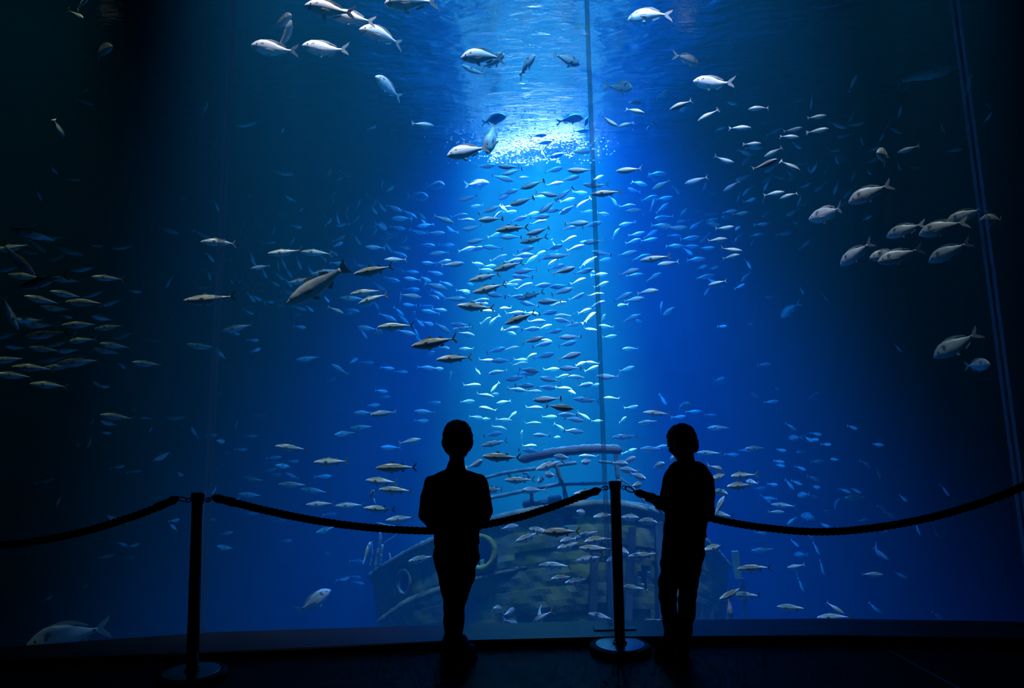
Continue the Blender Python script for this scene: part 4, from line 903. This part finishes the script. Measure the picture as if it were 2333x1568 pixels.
def shoe(name, heel, toe, w, h, parent):
    """low boot with its sole, heel and toe on the floor"""
    d = (toe - heel); Ln = d.length; d.normalize(); sd = Vector((-d.y, d.x, 0)); up = Vector((0, 0, 1))
    bm = bmesh.new(); rr = []
    for t, ww, hh in [(0.0, .70, .80), (.10, .92, .98), (.25, 1.0, 1.0), (.42, .98, .92), (.6, 1.0, .62), (.8, .96, .46), (.93, .72, .38), (1.0, .35, .28)]:
        c = heel + d * (Ln * t); row = []
        for i in range(14):
            a = 2 * math.pi * i / 14; ca, sa = math.cos(a), math.sin(a)
            row.append(bm.verts.new(c + sd * (w * ww * ca * (1 - 0.25 * max(0, sa))) + up * (0.018 + h * hh * 0.5 + h * hh * 0.5 * sa)))
        rr.append(row)
    for a, b in zip(rr, rr[1:]):
        for i in range(14): bm.faces.new((a[i], a[(i + 1) % 14], b[(i + 1) % 14], b[i]))
    bm.faces.new(rr[0]); bm.faces.new(rr[-1]); o = from_bm(name, bm, M['shoe'], parent)
    bm = bmesh.new(); lo, hi = [], []
    out = [(-0.02, .5), (.0, .85), (.12, 1.02), (.4, 1.0), (.62, 1.08), (.82, 1.02), (.96, .72), (1.03, .3)]
    ring = [(t, ww) for t, ww in out] + [(t, -ww) for t, ww in out[::-1]]
    for t, ww in ring:
        c = heel + d * (Ln * t) + sd * (w * ww); lo.append(bm.verts.new(c + up * 0.001)); hi.append(bm.verts.new(c + up * 0.024))
    bm.faces.new(lo); bm.faces.new(hi)
    for i in range(len(ring)): bm.faces.new((lo[i], lo[(i + 1) % len(ring)], hi[(i + 1) % len(ring)], hi[i]))
    from_bm('sole', bm, M['sole'], o, smooth=False); return o
def head_bm(bm, c, R, k, face):
    """skull, jaw, nose, ears, lips; R turns the head, face looks along local +Y"""
    def e(p, r): ell(bm, c + R @ (Vector(p) * k), [q * k for q in r], 18, 12, R)
    e((0, 0, 0.012), (0.070, 0.088, 0.088)); e((0, 0.028, -0.045), (0.054, 0.058, 0.055)); e((0, 0.052, -0.082), (0.024, 0.024, 0.020))
    e((0, 0.090, -0.022), (0.012, 0.020, 0.016)); e((0, 0.080, -0.002), (0.009, 0.014, 0.022)); e((0, 0.080, -0.052), (0.022, 0.010, 0.008)); e((0, 0.076, 0.020), (0.044, 0.014, 0.010))
    for sg in (-1, 1):
        e((sg * 0.072, -0.004, -0.012), (0.010, 0.020, 0.030)); e((sg * 0.040, 0.058, -0.030), (0.022, 0.022, 0.022)); e((sg * 0.079, -0.010, -0.008), (0.006, 0.017, 0.022))
def eyes(c, R, k, parent):
    for sg in (-1, 1):
        bm = bmesh.new(); ell(bm, c + R @ (Vector((sg * 0.030, 0.076, 0.004)) * k), [0.012 * k] * 3, 12, 8); from_bm('eyeball', bm, M['eye'], parent)

# left boy: back to us, forearms resting forward on the rope
root = empty('person', at(1040, 1526, 3.80)); root.location.z = 0
tag(root, 'boy in dark long-sleeved top seen from behind, hands resting on the rope', 'person', None)
B1 = Boy(3.80, root.location)
t1 = [(1038, 1072, 30, .0, 22), (1038, 1080, 50, .0, 28), (1037, 1092, 60, .0, 32), (1038, 1112, 58, .0, 34), (1040, 1150, 52, .0, 33), (1040, 1190, 51, .01, 33), (1040, 1222, 51, .01, 34), (1040, 1242, 51, .01, 35)]
armL = [(985, 1101, 18.5), (976, 1135, 16.5), (969, 1170, 15.5, .0), (984, 1193, 13.5, .07), (1000, 1205, 10.5, .14)]
armR = [(1091, 1099, 18.5), (1101, 1135, 16.5), (1107, 1168, 15.5, .0), (1096, 1190, 13.5, .08), (1084, 1201, 10.5, .15)]
legL = [(1016, 1262, 30), (1021, 1300, 26), (1025, 1335, 22.5), (1029, 1372, 18.5), (1030, 1405, 18.5), (1030, 1440, 17), (1029, 1474, 17)]
legR = [(1064, 1262, 29), (1058, 1300, 26), (1051, 1338, 22, -.02), (1042, 1378, 16.5, -.05), (1040, 1410, 17, -.05), (1037, 1440, 16.5, -.04), (1038, 1474, 16.5, -.02)]
bm = bmesh.new(); k1 = 1.02
Rh = Matrix.Rotation(math.radians(-6), 3, 'Z'); hc = B1.p(1043, 1004)
head_bm(bm, hc, Rh, k1, 1)
B1.limb(bm, [(1041, 1020, 18.5), (1041, 1048, 17.5), (1040, 1078, 22)])
B1.torso(bm, t1, 30, -0.010)
for a in (armL, armR): B1.limb(bm, a, -0.007)
for a in (legL, legR): B1.limb(bm, a, -0.009)
for (wx, wy, sg) in ((1000, 1205, -1), (1084, 1201, 1)):
    hand(bm, B1.p(wx, wy, .15), Vector((-sg * 0.35, 1.0, 0.10)), Vector((0, 0.1, -1)), sg, 0.82)
fuse(bm, 'body', 0.0052, M['skin'], root, 3)
bm = bmesh.new(); B1.torso(bm, t1, 32, 0.002)
for a in (armL, armR): B1.limb(bm, a, 0.003)
B1.limb(bm, [(1040, 1062, 23), (1038, 1078, 27)], 0, 0.9)
o = fuse(bm, 'jersey', 0.008, M['top1'], root, 4); wrinkle(o, 0.007, 16, 1)
bm = bmesh.new(); B1.torso(bm, [(1040, 1225, 48, .01), (1040, 1255, 50, .01), (1040, 1278, 49, .01)], 34, 0.0)
for a in (legL, legR): B1.limb(bm, a, 0.002)
o = fuse(bm, 'trousers', 0.008, M['jean1'], root, 4); wrinkle(o, 0.008, 18, 2)
bm = bmesh.new()
def h1(p, r): ell(bm, hc + Rh @ (Vector(p) * k1), [q * k1 for q in r], 20, 14, Rh)
h1((0, -0.008, 0.022), (0.080, 0.094, 0.088)); h1((0, -0.034, -0.022), (0.070, 0.062, 0.068)); h1((-0.05, -0.01, -0.01), (0.030, 0.06, 0.05)); h1((0.05, -0.01, -0.01), (0.030, 0.06, 0.05)); h1((0, 0.055, 0.055), (0.058, 0.035, 0.030))
o = fuse(bm, 'hair', 0.0055, M['hair'], root, 3); wrinkle(o, 0.006, 42, 3)
eyes(hc, Rh, k1, root)
f = lambda x, y: Vector((onz(x, y, 0.0).x, onz(x, y, 0.0).y, 0)) - root.location
shoe('shoe', f(1022, 1538), f(1020, 1478), 0.040, 0.165, root)
shoe('shoe', f(1040, 1532), f(1078, 1498), 0.038, 0.16, root)

# right boy: half turned to the left, head bowed, left hand on the rope's end
root = empty('person', at(1555, 1512, 3.90)); root.location.z = 0
tag(root, 'boy in dark jumper with grey trousers turning left, holding the rope end', 'person', None)
B2 = Boy(3.90, root.location)
t2 = [(1565, 1052, 24, .0, 22), (1566, 1062, 40, .0, 26), (1568, 1078, 50, .0, 31), (1569, 1100, 54, .0, 34), (1566, 1125, 51, .0, 35), (1565, 1156, 48, .0, 35), (1563, 1190, 47, .01, 35), (1560, 1210, 47, .01, 36), (1559, 1226, 48, .01, 36)]
armL = [(1531, 1086, 18.5), (1524, 1115, 17), (1519, 1148, 16, .03), (1504, 1148, 14.5, .08), (1492, 1140, 11.5, .13)]
armR = [(1607, 1093, 18), (1612, 1130, 16.5), (1613, 1164, 15.5, .02), (1604, 1180, 13.5, .09), (1592, 1184, 10.5, .16)]
legL = [(1535, 1262, 27), (1530, 1300, 25.5), (1524, 1335, 22.5, -.01), (1521, 1352, 20.5, -.01), (1525, 1390, 18.5), (1529, 1430, 16.5), (1531, 1468, 15.5)]
legR = [(1579, 1262, 27), (1574, 1300, 22.5, .03), (1567, 1340, 20, .04), (1566, 1362, 19.5, .04), (1564, 1400, 19, .04), (1560, 1440, 16, .03), (1558, 1474, 15, .02)]
bm = bmesh.new(); k2 = 0.93
Rh = Matrix.Rotation(math.radians(40), 3, 'Z') @ Matrix.Rotation(math.radians(-20), 3, 'X'); hc = B2.p(1554, 1006)
head_bm(bm, hc, Rh, k2, 1)
B2.limb(bm, [(1560, 1018, 19.5), (1563, 1042, 18.5), (1565, 1066, 22)])
B2.torso(bm, t2, 30, -0.010)
for a in (armL, armR): B2.limb(bm, a, -0.007)
for a in (legL, legR): B2.limb(bm, a, -0.009)
hand(bm, B2.p(1494, 1142, .14), Vector((-0.75, 0.55, 0.38)), Vector((0.25, 0.75, -0.35)), -1, 0.80)
hand(bm, B2.p(1592, 1184, .17), Vector((-0.5, 1.0, 0.05)), Vector((0, 0.1, -1)), 1, 0.80)
fuse(bm, 'body', 0.0052, M['skin'], root, 3)
bm = bmesh.new(); B2.torso(bm, t2, 32, 0.003)
for a in (armL, armR): B2.limb(bm, a, 0.003)
o = fuse(bm, 'jumper', 0.008, M['top2'], root, 4); wrinkle(o, 0.008, 15, 5)
bm = bmesh.new(); B2.torso(bm, [(1559, 1212, 45, .01), (1558, 1245, 47, .01), (1556, 1275, 47, .01)], 34, 0.0)
for a in (legL, legR): B2.limb(bm, a, 0.002)
o = fuse(bm, 'trousers', 0.008, M['jean2'], root, 4); wrinkle(o, 0.010, 20, 6)
bm = bmesh.new()
def h2(p, r): ell(bm, hc + Rh @ (Vector(p) * k2), [q * k2 for q in r], 20, 14, Rh)
h2((0, -0.006, 0.022), (0.078, 0.092, 0.084)); h2((0, -0.036, -0.020), (0.068, 0.058, 0.060)); h2((-0.045, -0.01, 0.0), (0.034, 0.06, 0.045)); h2((0.045, -0.01, 0.0), (0.034, 0.06, 0.045)); h2((0, 0.050, 0.050), (0.054, 0.032, 0.032)); h2((0, -0.062, -0.045), (0.050, 0.030, 0.045))
o = fuse(bm, 'hair', 0.0055, M['hair2'], root, 3); wrinkle(o, 0.006, 42, 7)
eyes(hc, Rh, k2, root)
shoe('shoe', f(1536, 1498), f(1494, 1504), 0.037, 0.13, root)
shoe('shoe', f(1560, 1522), f(1550, 1472), 0.037, 0.14, root)

# ------------------------------------------------------------------ labels
ORD = ['', 'second', 'third', 'fourth', 'fifth', 'sixth', 'seventh', 'eighth', 'ninth', 'tenth', 'eleventh', 'twelfth', 'thirteenth', 'fourteenth', 'fifteenth', 'sixteenth', 'seventeenth', 'eighteenth', 'nineteenth', 'twentieth']
def nth(k, n, word, last):
    if n == 1: return ''
    if k == 0: return word
    if k == n - 1: return last
    return ORD[k] + ' ' + word if k < len(ORD) else None
# picture regions by landmark: (x0, y0, x1, y1, phrase); the first that holds the fish names it
REG = [
 (0, 0, 500, 480, 'in the dark upper left corner'),
 (0, 480, 130, 640, 'in the dense school, upper left picture edge'),
 (130, 480, 330, 640, 'at the upper tip of the far left school'),
 (0, 640, 130, 750, 'in the far left school, mid picture edge'),
 (130, 640, 330, 750, 'on the inner flank of the far left school'),
 (0, 750, 130, 900, 'in the far left school, lower picture edge'),
 (130, 750, 345, 900, 'at the lower tip of the far left school'),
 (330, 480, 600, 900, 'along the left glass joint'),
 (0, 900, 460, 1150, 'in dark water above the left rope'),
 (0, 1150, 460, 1568, 'below the left rope'),
 (500, 0, 1000, 240, 'in the group near the surface, upper left'),
 (500, 240, 830, 420, 'in open water at upper left'),
 (600, 420, 790, 560, 'above the big sea bass'),
 (560, 560, 790, 760, 'around the big sea bass'),
 (560, 760, 800, 900, 'below the big sea bass'),
 (790, 400, 960, 560, 'left of the shaft, high up'),
 (960, 400, 1080, 560, 'at the upper left rim of the shaft'),
 (790, 560, 960, 700, 'left of the shaft at mid height'),
 (960, 560, 1080, 700, 'at the left rim of the shaft, mid height'),
 (790, 700, 960, 800, 'left of the shaft, above the boys'),
 (960, 700, 1080, 830, 'at the lower left rim of the shaft'),
 (790, 800, 1000, 1000, 'above the left boy and left of him'),
 (460, 900, 640, 1140, 'just right of the left stanchion top'),
 (640, 900, 790, 1140, 'above the rope between left stanchion and boy'),
 (790, 1000, 960, 1200, 'beside the left shoulder of the left boy'),
 (460, 1140, 990, 1450, 'below the rope between left stanchion and boy'),
 (1000, 0, 1400, 250, 'near the surface above the light shaft'),
 (1000, 250, 1400, 365, 'at the bright foam on the surface'),
 (1080, 365, 1360, 430, 'in the shaft just under the foam'),
 (1080, 430, 1220, 500, 'in the upper shaft, left half'), (1220, 430, 1360, 500, 'in the upper shaft, right half'),
 (1080, 500, 1220, 570, 'in the shaft above its middle, left half'), (1220, 500, 1360, 570, 'in the shaft above its middle, right half'),
 (1080, 570, 1220, 640, 'in the middle of the shaft, left half'), (1220, 570, 1360, 640, 'in the middle of the shaft, right half'),
 (1050, 640, 1220, 710, 'in the shaft below its middle, left half'), (1220, 640, 1360, 710, 'in the shaft below its middle, right half'),
 (1050, 710, 1220, 800, 'in the lower shaft, left half'), (1220, 710, 1360, 800, 'in the lower shaft, right half'),
 (1000, 800, 1220, 900, 'in the shaft above the left boy, left half'), (1220, 800, 1360, 900, 'in the shaft above the wreck, right half'),
 (1000, 900, 1220, 1000, 'right of the left boy at head height'), (1220, 900, 1370, 1000, 'just above the sunken spar'),
 (1000, 1000, 1380, 1150, 'among the railings of the wreck'),
 (960, 1150, 1410, 1300, 'before the upper hull of the wreck'), (960, 1300, 1410, 1450, 'before the lower hull of the wreck'),
 (1400, 0, 1700, 330, 'near the surface right of the shaft'),
 (1360, 330, 1500, 480, 'at the upper right rim of the shaft'), (1500, 330, 1640, 480, 'right of the shaft, high up'),
 (1360, 480, 1500, 560, 'at the right rim of the shaft, above middle'), (1500, 480, 1640, 560, 'right of the shaft, above middle'),
 (1360, 560, 1500, 680, 'at the right rim of the shaft, mid height'), (1500, 560, 1640, 680, 'right of the shaft, mid height'),
 (1360, 680, 1640, 880, 'right of the shaft, lower down'),
 (1360, 880, 1640, 1000, 'above the head of the right boy'),
 (1370, 1000, 1560, 1200, 'between right stanchion and right boy'), (1400, 1200, 1560, 1450, 'behind the right stanchion pole'),
 (1700, 0, 2000, 330, 'in the upper right shoal, top part'), (2000, 0, 2333, 420, 'in dark water, upper right corner'),
 (1640, 330, 1760, 470, 'in the upper right shoal, left part'), (1760, 330, 1860, 470, 'in the upper right shoal, middle'), (1860, 330, 2000, 470, 'in the upper right shoal, right part'),
 (1640, 470, 1850, 560, 'under the upper right shoal'), (1640, 560, 1850, 700, 'in the tail of the right shoal'),
 (1850, 400, 2333, 560, 'in the upper row of the grey group at right'), (1850, 560, 2333, 640, 'in the lower row of the grey group at right'),
 (1600, 640, 2000, 960, 'in open blue water at right'), (2000, 640, 2333, 960, 'alone in dark water at far right'),
 (1560, 960, 1760, 1200, 'right of the right boy at chest height'),
 (1560, 1200, 1760, 1450, 'right of the right boy at leg height'),
 (1760, 940, 1880, 1080, 'above the right rope, left part of shoal'), (1880, 940, 2333, 1080, 'above the right rope, right part of shoal'),
 (1760, 1080, 1880, 1210, 'just above the right rope, left part'), (1880, 1080, 2333, 1210, 'just above the right rope, right part'),
 (1760, 1210, 2333, 1450, 'below the right rope'),
 (0, 0, 2333, 1568, 'in open water')]
LOOK = {'sea_bass': ('large mottled', 'bass'), 'gilthead_bream': ('pale', 'bream'), 'banded_bream': ('grey dark-banded', 'bream'), 'grey_bream': ('dim', 'bream'),
        'mackerel': ('slim', 'mackerel'), 'horse_mackerel': ('backlit', 'fish'), 'scad': ('bluish', 'fish'), 'small_fish': ('small blue', 'fish')}
SP = {'sea_bass': 'sea bass', 'gilthead_bream': 'silvery bream', 'banded_bream': 'bream', 'grey_bream': 'bream', 'mackerel': 'mackerel', 'horse_mackerel': 'schooling fish', 'scad': 'schooling fish', 'small_fish': 'fish'}
FIXED = {('sea_bass', 724): 'big mottled sea bass diving left, largest fish left of the light shaft', ('sea_bass', 2110): 'long dim bass swimming right in the upper right corner',
         ('gilthead_bream', 1120): 'white bream diving steeply beside the bright foam', ('gilthead_bream', 1066): 'pale blue bream swimming left, touching the foam on its left',
         ('gilthead_bream', 885): 'pale bream seen head on below the upper left group', ('gilthead_bream', 1478): 'white bream at the top edge right of the centre glass joint',
         ('gilthead_bream', 1624): 'brightest white bream, alone right of the light shaft near the surface', ('gilthead_bream', 937): 'dark bream cut by the top picture edge',
         ('banded_bream', 2017): 'pale bream facing the viewer in the upper right', ('banded_bream', 2180): 'silvery deep-bodied fish diving left at the far right joint', ('banded_bream', 2226): 'small bream turned towards us below the far right silvery fish',
         ('grey_bream', 158): 'large dim bream half hidden by the sill at lower left', ('grey_bream', 716): 'greenish bream rising right at the foot of the window, left of the wreck', ('grey_bream', 1662): 'pale oval fish seen head on right of the right boy'}
bucket = {}
for d in ALL:
    key = (d['name'], round(d['x']))
    for i, (x0, y0, x1, y1, ph) in enumerate(REG):
        if x0 <= d['x'] < x1 and y0 <= d['y'] < y1: d['reg'] = i; d['ph'] = ph; break
    else: d['reg'] = len(REG) - 1; d['ph'] = 'at the picture edge'
    head = 'left' if d['L'] < 0 else 'right'
    d['head'] = ('diving ' if d['ang'] < -33 else 'rising ' if d['ang'] > 33 else 'heading ') + head
    d['grp'] = SP[d['name']] + ' ' + d['ph']
    if key in FIXED: d['label'] = FIXED[key]
    else: bucket.setdefault((d['name'], d['reg'], d['head']), []).append(d)
for (name, reg, hd), L in bucket.items():
    L.sort(key=lambda d: d['x']); n = len(L)
    base = LOOK[name][0] + ' ' + SP[name].replace('silvery ', '') + ' ' + hd + ', ' + L[0]['ph']
    for k, d in enumerate(L):
        if n > 20: d['label'] = base; continue
        r = nth(k, n, 'from the left', 'rightmost')
        if r == 'from the left': r = 'leftmost'
        lab = base + (', ' + r if r else '')
        d['label'] = lab if len(lab.split()) <= 16 else lab.replace('in the ', 'in ').replace(' the ', ' ')
for d in ALL:
    tag(d['o'], d['label'], 'fish', d['grp'])
